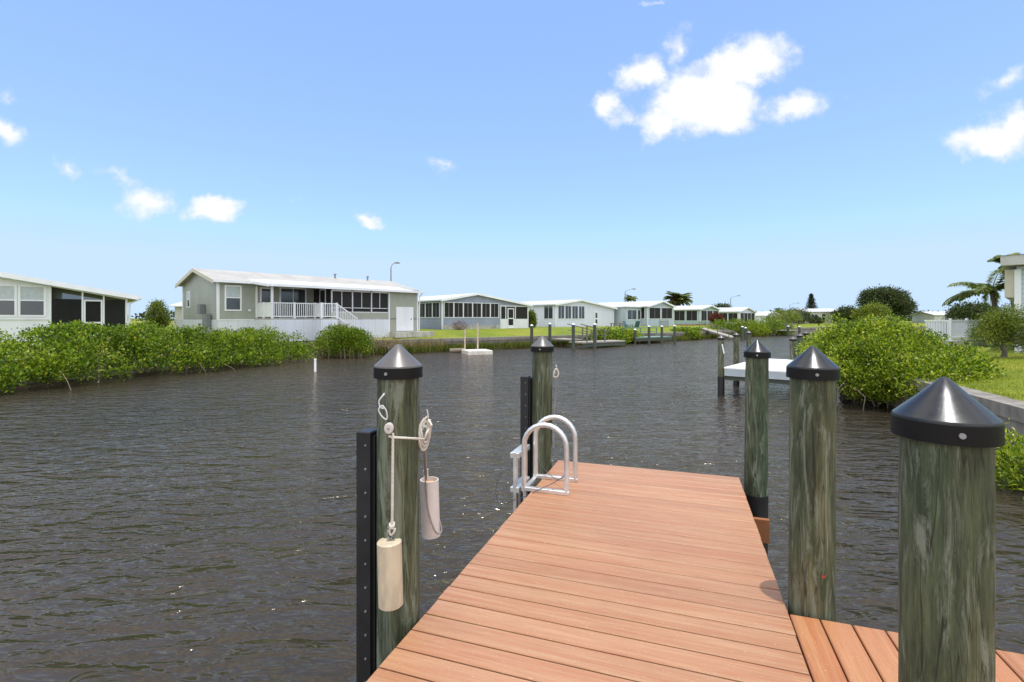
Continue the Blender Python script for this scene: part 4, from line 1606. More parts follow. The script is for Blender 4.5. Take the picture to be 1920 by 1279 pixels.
guard('black guard post with a row of bolts beside the piling that holds the rope weight', -1.433, 2.31, EYE - 0.60)
guard('black guard post beside the piling behind the ladder', -1.48, 5.30, EYE - 0.64, 0.09)


def twisted(m_, pts, r, turns_per_m=45):
    pts = [Vector(p) for p in pts]
    # resample
    L = [0]
    for a, b in zip(pts[:-1], pts[1:]):
        L.append(L[-1] + (b - a).length)
    tot = L[-1]
    n = max(6, int(tot * turns_per_m * 5))
    n = min(n, 260)
    res = []
    for i in range(n + 1):
        s = tot * i / n
        k = 0
        while k < len(L) - 2 and L[k + 1] < s:
            k += 1
        f = (s - L[k]) / max(1e-6, L[k + 1] - L[k])
        res.append(pts[k].lerp(pts[k + 1], min(1, f)))
    for st in range(3):
        path = []
        for i, p in enumerate(res):
            d = (res[min(i + 1, n)] - res[max(i - 1, 0)]).normalized()
            up = Vector((0, 1, 0)) if abs(d.y) < .9 else Vector((1, 0, 0))
            s_ = d.cross(up).normalized()
            t_ = d.cross(s_)
            a = 2 * PI * (tot * i / n) * turns_per_m + st * 2 * PI / 3
            path.append(p + (s_ * math.cos(a) + t_ * math.sin(a)) * r * 0.52)
        m_.tube(path, r * 0.55, 5)
    return m_


def smooth(pts, k=6):
    pts = [Vector(p) for p in pts]
    out = []
    for i in range(len(pts) - 1):
        p0, p1, p2, p3 = pts[max(i - 1, 0)], pts[i], pts[i + 1], pts[min(i + 2, len(pts) - 1)]
        for j in range(k):
            t = j / k
            out.append(0.5 * ((2 * p1) + (p2 - p0) * t + (2 * p0 - 5 * p1 + 4 * p2 - p3) * t * t + (3 * p1 - p0 - 3 * p2 + p3) * t ** 3))
    out.append(pts[-1])
    return out


def tackle():
    """hook, pulley, rope and weight on the near left piling"""
    Y = 2.52
    W = lambda px, py, y=Y: P_(px, py, y)
    c1 = Vector((p1.location.x, p1.location.y, 0))
    e = empty('rope_and_pulley', W(737, 815), 0, 'white rope running over a small pulley and coiled on the hook of the left piling', 'rope')
    inv = -Vector(e.location)

    def put(m_, name, mt, par=e):
        m_.v = [(x + inv.x, y + inv.y, z + inv.z) for x, y, z in m_.v]
        return m_.build(name, mt, par)
    hk = MB()
    hk.tube(smooth([W(722, 752, 2.57), W(722, 738, 2.545), W(718, 742, 2.53), W(711, 752, 2.53), W(713, 764, 2.53), W(720, 766, 2.53)]), 0.0048, 8)
    put(hk, 'screw_hook', M['boltw'])
    sn = MB()
    sn.tube(smooth([W(717, 760), W(710, 768), W(714, 778), W(722, 786), W(726, 784), W(724, 770), W(717, 760)]), 0.0044, 8)
    put(sn, 'snap_ring', M['boltw'])
    pl = MB()
    ctr = W(729.5, 803)
    n = 28
    ring = []
    for s, yo in ((0.018, -0.012), (0.023, -0.009), (0.023, 0.009), (0.018, 0.012)):
        for k in range(n):
            a = 2 * PI * k / n
            ring.append((ctr.x + s * math.cos(a), ctr.y + yo, ctr.z + s * 1.22 * math.sin(a)))
    fs = [tuple(range(n)), tuple(3 * n + k for k in range(n))[::-1]]
    for r_ in range(3):
        for k in range(n):
            k2 = (k + 1) % n
            fs.append((r_ * n + k, (r_ + 1) * n + k, (r_ + 1) * n + k2, r_ * n + k2))
    pl.add(ring, fs)
    plo = put(pl, 'pulley', M['pvcw'])
    pin = MB().tube([(ctr.x, ctr.y - 0.016, ctr.z), (ctr.x, ctr.y - 0.011, ctr.z)], 0.0055, 10)
    put(pin, 'pulley_pin', M['bolt'], plo)
    rp1 = MB()
    twisted(rp1, [W(737, 812), W(736.5, 850), W(736, 900), W(735.5, 950), W(735, 984)], 0.0075, 28)
    put(rp1, 'hanging_rope', M['rope'])
    rp2 = MB()
    twisted(rp2, smooth([W(729, 818), W(740, 820), W(765, 821.5, 2.50), W(785, 823, 2.55), W(795, 824, 2.62)]), 0.0065, 28)
    put(rp2, 'side_rope', M['rope'])
    rp3 = MB()
    Y2 = 2.66
    for k, (dx, dy, tw) in enumerate(((0, 0, 0), (3, 4, 2), (-2, 8, -2), (5, -3, 4), (1, 12, 0))):
        loop = [W(796 + dx, 784 + dy, Y2), W(787 + dx * .4, 800 + dy, Y2 - .01), W(786 + dx, 818 + dy, Y2 - .02), W(792 + tw, 832 + dy, Y2), W(800 + tw, 826 + dy, Y2 + .02), W(804 + dx * .6, 806 + dy, Y2 + .01), W(801 + dx, 790 + dy, Y2)]
        rp3.tube(smooth(loop, 5), 0.0062, 7)
    rp3.tube(smooth([W(803, 788, Y2), W(809, 797, Y2 - .02), W(806, 802, Y2), W(800, 812, Y2 - .02), W(797, 822, Y2 - .02)], 5), 0.006, 7)
    put(rp3, 'coil', M['rope'])
    h2 = MB()
    h2.tube(smooth([W(792, 800, 2.64), W(799, 800, 2.66), W(803, 790, 2.67), W(802, 776, 2.67), W(800, 768, 2.67)]), 0.0045, 8)
    put(h2, 'cleat_hook', M['boltw'])
    # weight on the rope
    wt_ = empty('rope_weight', W(732, 1077), 0, 'cream cylindrical rope weight hanging by a chain and knot in front of the left piling', 'rope weight', 'cylindrical weights hung from the left piling')
    inv2 = -Vector(wt_.location)

    def put2(m_, name, mt, par, iv):
        m_.v = [(x + iv.x, y + iv.y, z + iv.z) for x, y, z in m_.v]
        return m_.build(name, mt, par)
    top, bot = W(730, 1016), W(733, 1135)
    r = 0.0615
    ax = (bot - top).normalized()
    cyl = MB()
    cyl.tube([top - ax * 0.006, top - ax * 0.0, bot - ax * 0.006, bot], [r - 0.006, r, r, r - 0.006], 40)
    put2(cyl, 'weight_body', M['pvc'], wt_, inv2)
    ch = MB()
    pz = [W(733, 1012), W(731, 1003), W(736, 1004), W(740, 997), W(737, 990)]
    for k in range(4):
        c = top + Vector((0.004 * math.sin(k * 2), 0, 0.012 + k * 0.017))
        pts = []
        for i in range(10):
            a = 2 * PI * i / 10
            if k % 2:
                pts.append(c + Vector((math.cos(a) * 0.011, 0, math.sin(a) * 0.014)))
            else:
                pts.append(c + Vector((math.cos(a) * 0.006, math.cos(a) * 0.009, math.sin(a) * 0.014)))
        ch.tube(pts, 0.0032, 6, closed=True)
    put2(ch, 'chain', M['bolt'], wt_, inv2)
    kn = MB()
    base = W(735, 983)
    for k in range(4):
        pts = []
        for i in range(12):
            a = 2 * PI * i / 12
            pts.append(base + Vector((math.cos(a) * 0.011, math.sin(a) * 0.011, -0.004 * k * 2 + math.sin(a + k) * 0.008)))
        kn.tube(pts, 0.0052, 6, closed=True)
    kn.tube(smooth([base, base + Vector((-0.012, -.004, -0.03)), base + Vector((-0.004, -.004, -0.052)), base + Vector((0.012, -.006, -0.036)), base + Vector((0.016, 0, -0.018))]), 0.0055, 7)
    put2(kn, 'knot', M['rope'], wt_, inv2)
    # second, hollow tube behind
    Y3 = 2.86
    w2 = empty('rope_weight', P_(808, 950, Y3), 0, 'white hollow tube weight with an orange foam core hanging behind the left piling', 'rope weight', 'cylindrical weights hung from the left piling')
    inv3 = -Vector(w2.location)
    t2, b2 = P_(805, 899, Y3), P_(808, 1004, Y3)
    r2 = 0.053
    ax = (b2 - t2).normalized()
    tb = MB()
    n = 40
    vs = []
    for p, rr in ((t2, r2 - 0.006), (t2, r2), (b2, r2), (b2, r2 - 0.006)):
        for k in range(n):
            a = 2 * PI * k / n
            vs.append(p + Vector((math.cos(a) * rr, math.sin(a) * rr, 0)))
    fs = []
    for q in range(4):
        q2 = (q + 1) % 4
        for k in range(n):
            k2 = (k + 1) % n
            fs.append((q * n + k, q * n + k2, q2 * n + k2, q2 * n + k))
    tb.add(vs, fs, True)
    put2(tb, 'tube', M['pvcw'], w2, inv3)
    fo = MB()
    fo.tube([t2 + ax * 0.022, b2 - ax * 0.004], r2 - 0.0065, 30)
    put2(fo, 'foam_core', M['foam'], w2, inv3)
    rr = MB()
    rr.tube(smooth([P_(797, 822, 2.68), P_(798, 850, 2.72), P_(799, 880, 2.75), P_(799, 900, 2.80)]), 0.0055, 7)
    rr.tube(smooth([P_(794, 822, 2.68), P_(795, 850, 2.72), P_(797, 890, 2.77)]), 0.0045, 7)
    put2(rr, 'rope', M['roped'], w2, inv3)
    ln = MB()
    ln.tube(smooth([P_(797, 888, 2.78), P_(799, 920, Y3 - r2 - .006), P_(804, 960, Y3 - r2 - .006), P_(814, 992, Y3 - r2 - .002), P_(823, 1001, Y3 - .03), P_(828, 994, Y3 - .01), P_(824, 975, Y3)]), 0.0042, 7)
    put2(ln, 'loop_line', M['roped'], w2, inv3)
    kk = MB()
    for k in range(3):
        pts = [P_(798, 890, 2.79) + Vector((math.cos(2 * PI * i / 10) * 0.012, math.sin(2 * PI * i / 10) * 0.010, 0.012 * k + math.sin(2 * PI * i / 10 + k) * 0.006)) for i in range(10)]
        kk.tube(pts, 0.005, 6, closed=True)
    put2(kk, 'knot', M['rope'], w2, inv3)


M['boltw'] = flat('bright_galvanised_steel', (0.62, 0.62, 0.62), 0.35, 0.5)
M['roped'] = flat('dirty_rope', (0.30, 0.26, 0.23), 0.9, bmp=0.3)
tackle()

# rope hook on the far left piling
q = empty('rope_and_hook', P_(1042, 700, 5.45), 0, 'dark rope and small white knot hanging on the piling behind the ladder', 'rope')
iv = -Vector(q.location)
for nm_, mt, path, r in (('hook', 'boltw', [P_(1037, 702, 5.48), P_(1043, 700, 5.44), P_(1044, 690, 5.42), P_(1042, 684, 5.42)], 0.006),
                         ('knot', 'rope', [P_(1038, 700, 5.42), P_(1042, 692, 5.40), P_(1047, 698, 5.42), P_(1045, 706, 5.42), P_(1038, 706, 5.42), P_(1040, 697, 5.40)], 0.009),
                         ('line', 'roped', [P_(1042, 706, 5.42), P_(1042, 730, 5.43), P_(1040, 760, 5.44), P_(1038, 790, 5.44), P_(1038, 840, 5.45)], 0.007)):
    mm = MB().tube(smooth(path), r, 7)
    mm.v = [(x + iv.x, y + iv.y, z + iv.z) for x, y, z in mm.v]
    mm.build(nm_, M[mt], q)


# ------------------------------------------------------------------ ladder
def ladder():
    e = empty('dock_ladder', (0, 0, 0), -TH, 'aluminium dock ladder with two arched grab rails and a lifted step section', 'ladder')
    o = D_(-1.2, 4.55, DECK)
    e.location = o

    def loc(v, u, z):
        return Vector((v + 1.2, u - 4.55, z))
    r = 0.0235
    for u0, nm in ((4.36, 0), (4.74, 1)):
        vi, vo = -0.975, -1.375
        rad = 0.2
        H = 0.634 - 0.0
        pts = [loc(vi, u0, 0.02), loc(vi, u0, H - rad - 0.02)]
        for i in range(1, 12):
            a = PI * i / 12
            pts.append(loc((vi + vo) / 2 + math.cos(a) * rad, u0, H - rad - 0.02 + math.sin(a) * rad))
        pts += [loc(vo, u0, H - rad - 0.02), loc(vo, u0, -0.01)]
        g = MB().tube(pts, r, 14).build('grab_rail', M['alu'], e)
        f = MB().bbox(vo - 0.02 + 1.2, vi + 0.024 + 1.2, u0 - 4.55 - 0.022, u0 - 4.55 + 0.022, 0.003, 0.036, 0.004)
        f.build('foot_bar', M['alu'], g)
        for vv in (-1.1, -1.25):
            MB().lathe([(0.009, 0), (0.009, 0.006), (0.004, 0.009)], 8, tuple(loc(vv, u0, 0.036))).build('foot_bolt', M['bolt'], g)
    MB().bbox(-1.40 + 1.2, -1.36 + 1.2, 4.385 - 4.55, 4.715 - 4.55, -0.03, 0.012, 0.004).build('cross_bar', M['alu'], e)
    for u0 in (4.40, 4.70):
        MB().bbox(-1.485 + 1.2, -1.455 + 1.2, u0 - 4.55 - 0.028, u0 - 4.55 + 0.028, -1.25, 0.335, 0.005).build('stile', M['alu'], e)
    for z in (0.30, -0.02, -0.34, -0.66):
        MB().bbox(-1.515 + 1.2, -1.43 + 1.2, 4.375 - 4.55, 4.725 - 4.55, z - 0.018, z + 0.03, 0.005).build('step', M['alu'], e)
    # thin line of the lanyard
    w = MB()
    w.tube(smooth([loc(-1.46, 4.40, 0.18), loc(-1.58, 4.35, 0.16), loc(-1.64, 4.33, 0.0), loc(-1.60, 4.32, -0.12), loc(-1.40, 4.30, -0.06), loc(-1.20, 4.32, 0.045), loc(-1.06, 4.36, 0.12), loc(-0.98, 4.38, 0.19)]), 0.0035, 6)
    w.tube(smooth([loc(-1.37, 4.74, 0.20), loc(-1.30, 4.72, 0.12), loc(-1.22, 4.70, 0.06), loc(-1.12, 4.60, 0.05), loc(-0.98, 4.42, 0.16)]), 0.003, 6)
    w.build('lanyard', M['wire'], e)


ladder()


# ------------------------------------------------------------------ neighbour's lift dock
def lift_dock():
    A = P_(1357.5, 688.5, 15.75)
    B = P_(1472.6, 695.5, 14.65)
    zt = 0.5 * (A.z + B.z)
    o = Vector((A.x, A.y, 0))
    dv = Vector((B.x - A.x, B.y - A.y, 0)).normalized()
    ang = math.atan2(dv.y, dv.x)
    e = empty('boat_lift_platform', o, ang, 'white-topped boat lift platform between green pilings in front of the right bank bush', 'platform')
    W, Dp = 2.7, 4.6
    MB().bbox(0, W, 0, Dp, zt - 0.05, zt, 0.01).build('platform_top', M['liftw'], e)
    MB().box(0.01, W - 0.01, 0.005, 0.06, zt - 0.27, zt - 0.052).build('fascia', M['liftb'], e)
    MB().box(0.01, 0.06, 0.062, Dp, zt - 0.27, zt - 0.052).build('fascia', M['liftb'], e)
    for y_ in (0.08, 2.2, 4.4):
        MB().box(-0.2, W, y_, y_ + 0.08, zt - 0.41, zt - 0.272).build('beam', M['oldpile'], e)
    return e, o, dv, zt


ld, lo, ldv, lzt = lift_dock()
LG = 'green pilings of the boat lift platform'
for lab, px, Y, tipy, wr, r in (('green lift piling with a slanted white tag at the front of the white platform', 1352, 15.9, 628, 0.62, 0.098),
                                ('green lift piling behind the tagged one at the left of the white platform', 1380.5, 18.2, 623, 0.55, 0.10),
                                ('small lift piling at the back left of the white platform', 1404, 21.5, 620, None, 0.095),
                                ('green lift piling at the right of the platform, nearest of its row', 1487, 18.6, 631, None, 0.115),
                                ('green lift piling at the right of the platform, second of its row', 1500, 20.5, 625, None, 0.115),
                                ('green lift piling at the right of the platform, farthest of its row', 1511, 23.5, 621, None, 0.115)):
    pp = P_(px, tipy, Y)
    t_ = piling(lab, 0, 0, r, pp.z, loc=Vector((pp.x, pp.y, 0)), group=LG, wrap=(-1.2, wr) if wr else None, capmat='capgrey', coneh=0.1, screws=0, post='pile')
    if px == 1352:
        MB().bar((0.05, -0.104, 2.86), (-0.01, -0.104, 3.16), 0.04, 0.014).build('white_tag', M['white'], t_)


# ------------------------------------------------------------------ far docks
def thin_piles(parent_label_fmt, pts, group, r=0.09, cap='white', zt=None):
    for lab, x, y, z in pts:
        e = empty('dock_piling', (x, y, -1.0), 0, lab, 'piling', group)
        H = z + 1.0
        MB().lathe([(r * 1.05, 0), (r, H)], 14).build('post', M['oldpile'], e)
        MB().lathe([(r * 1.12, H + .003), (r * 1.12, H + 0.05), (0.01, H + 0.14)], 14).build('cap', M[cap], e)


def dock_a():
    e = empty('dock', (4.4, 43.2, 0), R(38), 'grey wooden dock with a railed ramp in front of the plain white house', 'dock', 'weathered docks along the far bank')
    MB().box(-0.5, 4.9, -2.9, -1.3, 0.42, 0.52).build('deck', M['olddeck'], e)
    MB().box(-0.5, 4.9, -2.88, -2.80, 0.12, 0.415).build('beam', M['oldpile'], e)
    MB().box(-0.5, 1.1, -1.28, 0.9, 0.62, 0.70).build('ramp', M['olddeck'], e)
    r_ = MB()
    for y in (-2.8, -1.25):
        r_.bar((-0.6, y, 2.0), (2.9, y, 1.35), 0.1, 0.06)
        r_.bar((-0.6, y, 1.5), (2.9, y, 0.95), 0.09, 0.05)
        for x in (0.1, 1.2, 2.3):
            r_.bar((x, y, 0.5), (x, y, 2.0 - (x + 0.6) * 0.186), 0.09)
    r_.build('ramp_railing', M['olddock'], e)


def at_water(px, py):
    Y = F * EYE / (py - HZ)
    return X_(px, Y), Y


dock_a()
pts = []
for lab, px, wy, ty in (('dark piling with white cap at the left end of the railed ramp dock', 997, 652, 609), ('pair piling with white cap beside the ramp top of the grey dock', 1031, 651, 606),
                        ('middle white-capped piling in front of the grey ramp dock', 1075, 656, 607), ('right hand white-capped piling of the grey ramp dock', 1115, 654, 607)):
    x, y = at_water(px, wy)
    pts.append((lab, x, y, Z_(ty, y) - 0.1))
thin_piles('', pts, 'pilings of the weathered docks', 0.13)


def dock_b():
    x0, y0 = at_water(1190, 645)
    e = empty('dock', (x0, y0, 0), R(33), 'low dock with a pale green rail in front of the white and pale blue house', 'dock', 'weathered docks along the far bank')
    MB().box(0, 5.2, -0.2, 1.8, 0.55, 0.64).build('deck', M['greendeck'], e)
    MB().box(0, 5.2, -0.22, -0.14, 0.25, 0.545).build('beam', M['oldpile'], e)
    r_ = MB()
    for x in (0.1, 1.4, 2.7, 4.0, 5.1):
        r_.bar((x, 1.7, 0.6), (x, 1.7, 1.5), 0.09)
    r_.bar((0, 1.7, 1.5), (5.2, 1.7, 1.5), 0.1)
    r_.bar((0, 1.7, 1.1), (5.2, 1.7, 1.1), 0.08)
    r_.build('railing', M['greendeck'], e)


dock_b()
pts = []
for lab, px, wy, ty in (('leftmost white-capped piling of the pale green railed dock', 1191, 645, 617), ('second white-capped piling of the pale green railed dock', 1217, 646, 611), ('third white-capped piling of the pale green railed dock', 1241, 645, 611),
                        ('rightmost white-capped piling of the pale green railed dock', 1265, 644, 610)):
    x, y = at_water(px, wy)
    pts.append((lab, x, y, Z_(ty, y) - 0.1))
thin_piles('', pts, 'pilings of the weathered docks', 0.12)


def gangway():
    A = Vector((X_(1316, 62), 62, 1.25))
    B = Vector((X_(1375, 58), 58, 0.25))
    e = empty('gangway', A, 0, 'pale sloping gangway ramp with thin handrails below the mint green house', 'gangway')
    d = B - A
    m_ = MB()
    m_.bar((0, 0, 0), tuple(d), 1.0, 0.12)
    m_.build('ramp_deck', M['olddeck'], e)
    r_ = MB()
    s = Vector((-d.y, d.x, 0)).normalized() * 0.5
    for sg in (-1, 1):
        r_.bar(tuple(s * sg + Vector((0, 0, .8))), tuple(d + s * sg + Vector((0, 0, .55))), 0.06)
        for f in (0.02, 0.3, 0.6, 0.95):
            p = d * f + s * sg
            r_.bar(tuple(p), tuple(p + Vector((0, 0, .8 - .25 * f))), 0.06)
    r_.build('handrail', M['olddock'], e)


gangway()
pts = []
for lab, px, wy, ty in (('grey piling in the water beside the foot of the sloping gangway', 1392, 637, 612), ('short grey piling in front of the round mangrove bushes', 1398, 636, 614),
                        ('dark piling at the left of the small dock before the canal bend', 1478, 630, 611), ('dark piling at the right of the small dock before the canal bend', 1499, 629, 612)):
    x, y = at_water(px, wy)
    pts.append((lab, x, y, Z_(ty, y) - 0.1))
thin_piles('', pts, 'pilings of the weathered docks', 0.15)
x, y = at_water(1478, 630)
e = empty('dock', (x, y, 0), R(35), 'small grey dock half hidden before the bend of the canal', 'dock', 'weathered docks along the far bank')
MB().box(0, 3.4, 0.2, 2.2, 0.7, 0.8).build('deck', M['olddeck'], e)
rr = MB()
for yy in (0.3, 2.1):
    rr.bar((0, yy, 1.7), (3.4, yy, 1.7), 0.09)
    for xx in (0.1, 1.7, 3.3):
        rr.bar((xx, yy, 0.7), (xx, yy, 1.7), 0.09)
rr.build('railing', M['olddock'], e)


# floating white platform with poles, stump and marker
def float_dock():
    x, y = at_water(928, 666)
    e = empty('swim_float', (X_(897, 34.6), 34.8, 0), R(20), 'small weathered white floating platform moored by the reeds', 'float')
    MB().bbox(-1.0, 0.75, -0.9, 0.9, -0.15, 0.27, 0.03).build('float_body', M['pvcf'], e)
    for px in (0,):
        pass
    for (fx, fy, h, r) in ((-0.85, 0.55, 1.72, 0.055), (0.15, 0.75, 2.15, 0.06)):
        MB().lathe([(r, -1), (r, h - 0.02), (r * 1.15, h - 0.02), (r * 1.15, h)], 12, (fx, fy, 0)).build('mooring_pole', M['pvc'], e)


M['pvcf'] = paint('weathered_float_plastic', (0.62, 0.60, 0.52), 0.6, 0.18, 3)
float_dock()
x, y = at_water(591, 697)
e = MB().lathe([(0.055, -1), (0.055, 0.55), (0.062, 0.55), (0.062, 0.60), (0.01, 0.61)], 16, (0, 0, 0)).build('marker_pipe', M['white'])
e.location = (x, y, 0)
tag(e, 'white pipe marker standing alone in the water near the round mangrove', 'marker pipe')
e = MB().tube([(0, 0, 0.12), (1.0, 0.3, 0.16)], [0.17, 0.15], 12).build('floating_log', M['twig'])
e.location = (X_(843, 36.0), 36.0, 0)
tag(e, 'short grey log lying in the water left of the white float', 'log')


# ------------------------------------------------------------------ street lamps
def lamp(label, px, Y, ty, arm, h0=1.3):
    z = Z_(ty, Y)
    e = empty('street_lamp', (X_(px, Y), Y, h0), 0, label, 'street lamp', 'street lamps above the far roofs')
    H = z - h0
    r = 0.10
    MB().lathe([(r, 0), (r * 0.7, H * 0.97)], 10).build('pole', M['pole'], e)
    MB().tube(smooth([(0, 0, H * 0.95), (arm * 0.25, 0, H + 0.1), (arm, 0, H + 0.4)]), 0.045, 6).build('arm', M['pole'], e)
    MB().tube([(arm, 0, H + 0.4), (arm + 0.35, 0, H + 0.42), (arm + 0.7, 0, H + 0.38)], [0.06, 0.13, 0.05], 8).build('lamp_head', M['pole'], e)


lamp('street lamp standing behind the sage green home', 733, 62, 499, 0.45)
lamp('street lamp beside the small dark palm above the pale blue house', 1172, 92, 546, 1.3)
lamp('street lamp with long arm above the roofs behind the mint green house', 1370, 112, 558, 1.5)
lamp('farthest street lamp, left of the tall narrow pine', 1481, 140, 571, 2.0)

# ------------------------------------------------------------------ lawn chairs by the second dock
def chair(label, px, Y, rz, m):
    e = empty('garden_chair', (X_(px, Y), Y, 1.1), rz, label, 'chair', 'garden chairs on the far lawn')
    MB().box(-.28, .28, -.3, .25, .33, .38).build('seat', M[m], e)
    MB().prism([(.2, .36), (.5, 1.05), (.46, 1.07), (.16, .38)], 'x', -.28, .28).build('backrest', M[m], e)
    for sx in (-.26, .26):
        MB().bar((sx, -.28, 0), (sx, -.26, .6), .06).build('leg', M[m], e)
        MB().bar((sx, .28, 0), (sx, .2, .6), .06).build('leg', M[m], e)
        MB().box(sx - .06, sx + .06, -.34, .3, .6, .64).build('armrest', M[m], e)


chair('dark teal reclining garden chair on the lawn left of the pale green railed dock', 1177, 57, R(50), 'chairg')
chair('dark blue garden chair close to the leftmost piling of the pale green railed dock', 1192, 58, R(200), 'chairg')
e = empty('picnic_table', (X_(1157, 60), 60, 1.15), R(30), 'grey picnic table beside the right corner of the plain white house', 'table')
MB().box(-.9, .9, -.35, .35, .7, .75).build('table_top', M['olddock'], e)
for sx in (-.7, .7):
    for sy in (-.28, .28):
        MB().bar((sx, sy * 1.5, 0), (sx, sy * .7, .7), .08).build('leg', M['olddock'], e)
e = empty('bike_rack', (X_(1245, 62), 62, 1.1), R(35), 'white metal rack with dark bars against the pale blue house', 'rack')
mm = MB()
for i in range(9):
    mm.bar((i * .22 - .9, 0, 0), (i * .22 - .9, 0, 1.05), .05)
mm.bar((-.95, 0, 1.05), (.95, 0, 1.05), .06)
mm.build('rack_frame', M['box'], e)

# ------------------------------------------------------------------ VEGETATION
# long mangrove thicket on the left: one mass
def thicket():
    rng = np.random.default_rng(11)
    blobs = []
    A, B = Vector((-27.0, -6.0)), Vector((-13.0, 29.0))
    n = 26
    for i in range(150):
        f = (i + rng.random()) / 150
        p = A.lerp(B, f)
        h = 2.25 - 0.2 * math.sin(f * 22) - (0.35 * (f - .72) / .28 if f > .72 else 0)
        t_ = rng.random()
        # cross-section: low and forward, or high and back
        offx = 1.35 - 3.4 * t_
        zc = h * (0.20 + 0.60 * min(1, t_ * 1.7)) + rng.normal() * 0.14
        rr = rng.uniform(.5, .85)
        blobs.append((p.x + offx * .946, p.y - offx * .324 + rng.normal() * .2, zc, rr, rr, rr * rng.uniform(.55, .85)))
    core = []
    for i in range(30):
        f = i / 29
        p = A.lerp(B, f)
        h = 2.1 - (0.3 * (f - .72) / .28 if f > .72 else 0)
        core.append((p.x + .2, p.y, h * .40, 1.35, 1.5, h * .50))
        core.append((p.x - 1.5, p.y + .5, h * .52, 1.4, 1.5, h * .42))
        core.append((p.x + .9, p.y - .3, h * .24, .9, 1.2, h * .34))
    C, d = crown_pts(blobs, 19000, rng, 0.06, 0.5, 0.14, 2.6)
    C2, d2 = crown_pts(core, 15000, rng, 0.06, 0.4, 0.12, 2.1)
    C, d = np.concatenate([C, C2]), np.concatenate([d, d2])
    lim = 2.02 + 0.13 * np.sin(C[:, 0] * 2.1 + C[:, 1] * 1.3) + 0.08 * np.sin(C[:, 1] * 4.7) - 0.012 * np.clip(C[:, 1] - 20, 0, 20)
    over = C[:, 2] > lim
    C[over, 2] = lim[over] + (C[over, 2] - lim[over]) * 0.25
    low = C[:, 2] > 0.24 + 0.16 * np.sin(C[:, 1] * 1.9) + 0.1 * np.sin(C[:, 1] * 5.3)
    C, d = C[low], d[low]
    # far-away (behind camera) parts are not needed
    keep = C[:, 1] > 2
    C, d = C[keep], d[keep]
    V = leaves(C, 5, 0.115, 0.062, rng, 0.65, d, 0.075)
    o = quads_obj('mangrove_thicket', V, G['mangrove'])
    tag(o, 'long dense green mangrove thicket growing along the left bank', 'mangroves', None, 'stuff')
    # sprigs above
    m_ = MB()
    for i in range(70):
        b = blobs[rng.integers(len(blobs))]
        if b[1] < 9 or rng.random() < .5:
            continue
        a = rng.uniform(-0.9, 0.9)
        p0 = Vector((b[0] + .8 + rng.normal() * .4, b[1] - .5 + rng.normal() * .5, -0.2))
        p1 = Vector((b[0] + rng.normal() * .6, b[1] + rng.normal() * .6, b[2] + .4))
        p1 = p0.lerp(p1, .55)
        m_.tube([p0, p0.lerp(p1, .5) + Vector((.12, -.1, .05)), p1], [.014, .012, .008], 5)
    s = m_.build('mangrove_stems', M['twig'], None, fixn=False)
    tag(s, 'pale bare mangrove stems at the waterline of the left thicket', 'stems', None, 'stuff')


thicket()
shrub('mangrove_bush', 'round mangrove bush with bare stems beside the end of the left thicket', 'bush', (X_(643, 31.0), 31.4, 0),
      [(-0.4, 0, 1.0, 1.35, 1.2, 0.95), (0.7, 0.1, 0.9, 1.1, 1.0, 0.85), (0.1, 0, 1.3, 1.1, 1.0, .75)], 3600, 5, 0.105, 0.055, G['mangrove'], 21, 0.15, 12, 0.03, twigs=26, barkm='twig')
shrub('dry_shrub', 'half dead brown shrub by the seawall right of the round mangrove', 'bush', (X_(712, 34), 34.5, 0),
      [(0, 0, 0.7, 1.0, .7, .6), (.8, 0, .5, .8, .6, .5)], 420, 4, 0.09, 0.03, G['reed'], 22, 0.1, 16, 0.018, twigs=20, barkm='twig')
# right bank bush
_big = [(0.0, -0.2, 1.0, 1.2, 1.2, .9), (1.2, 1.6, 1.4, 1.3, 1.3, .95), (0.9, 0.1, 1.05, 1.3, 1.3, .9), (0.25, 1.0, 1.45, 1.05, 1.1, .85), (1.1, 0.6, 1.7, .9, .9, .6), (2.0, 1.2, 1.5, .9, .9, .6), (2.7, 1.3, 1.4, .8, .9, .55),
        (0.55, 2.2, 1.3, .9, 1.1, .85), (2.2, .3, 1.05, 1.0, 1.1, .6), (.3, .4, 1.8, .6, .6, .5), (2.9, .6, 1.15, .7, .9, .45), (.6, -.5, .6, 1.2, 1.0, .5)]
_r = np.random.default_rng(77)
LOBES = []
for _b in _big:
    for _i in range(8):
        _d = unit(_r.normal(size=(1, 3)))[0]
        _d[2] = abs(_d[2]) if _r.random() < .7 else _d[2] * .8
        _s = _r.uniform(.34, .52)
        LOBES.append((_b[0] + _d[0] * _b[3] * .78, _b[1] + _d[1] * _b[4] * .78, max(.35, _b[2] + _d[2] * _b[5] * .76), _s, _s, _s * .75))
LOBES += [(b_[0], b_[1], b_[2], b_[3] * .88, b_[4] * .88, b_[5] * .9) for b_ in _big for _k in (0, 1)]
LOBES += [(.1, 1.4, 2.2, .35, .35, .4), (.6, .3, 2.1, .3, .3, .38), (1.5, .9, 2.15, .4, .4, .38), (2.6, 1.3, 1.95, .4, .4, .35), (1.9, .9, 2.05, .4, .4, .35), (-.6, .8, 1.75, .32, .3, .35)]
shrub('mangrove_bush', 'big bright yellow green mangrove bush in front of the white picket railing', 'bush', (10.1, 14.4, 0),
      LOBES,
      17000, 5, 0.088, 0.042, G['sungreen'], 31, 0.12, 12, 0.03, roots=True, twigs=16, lump=.16, shell=.4, lf=3.2)
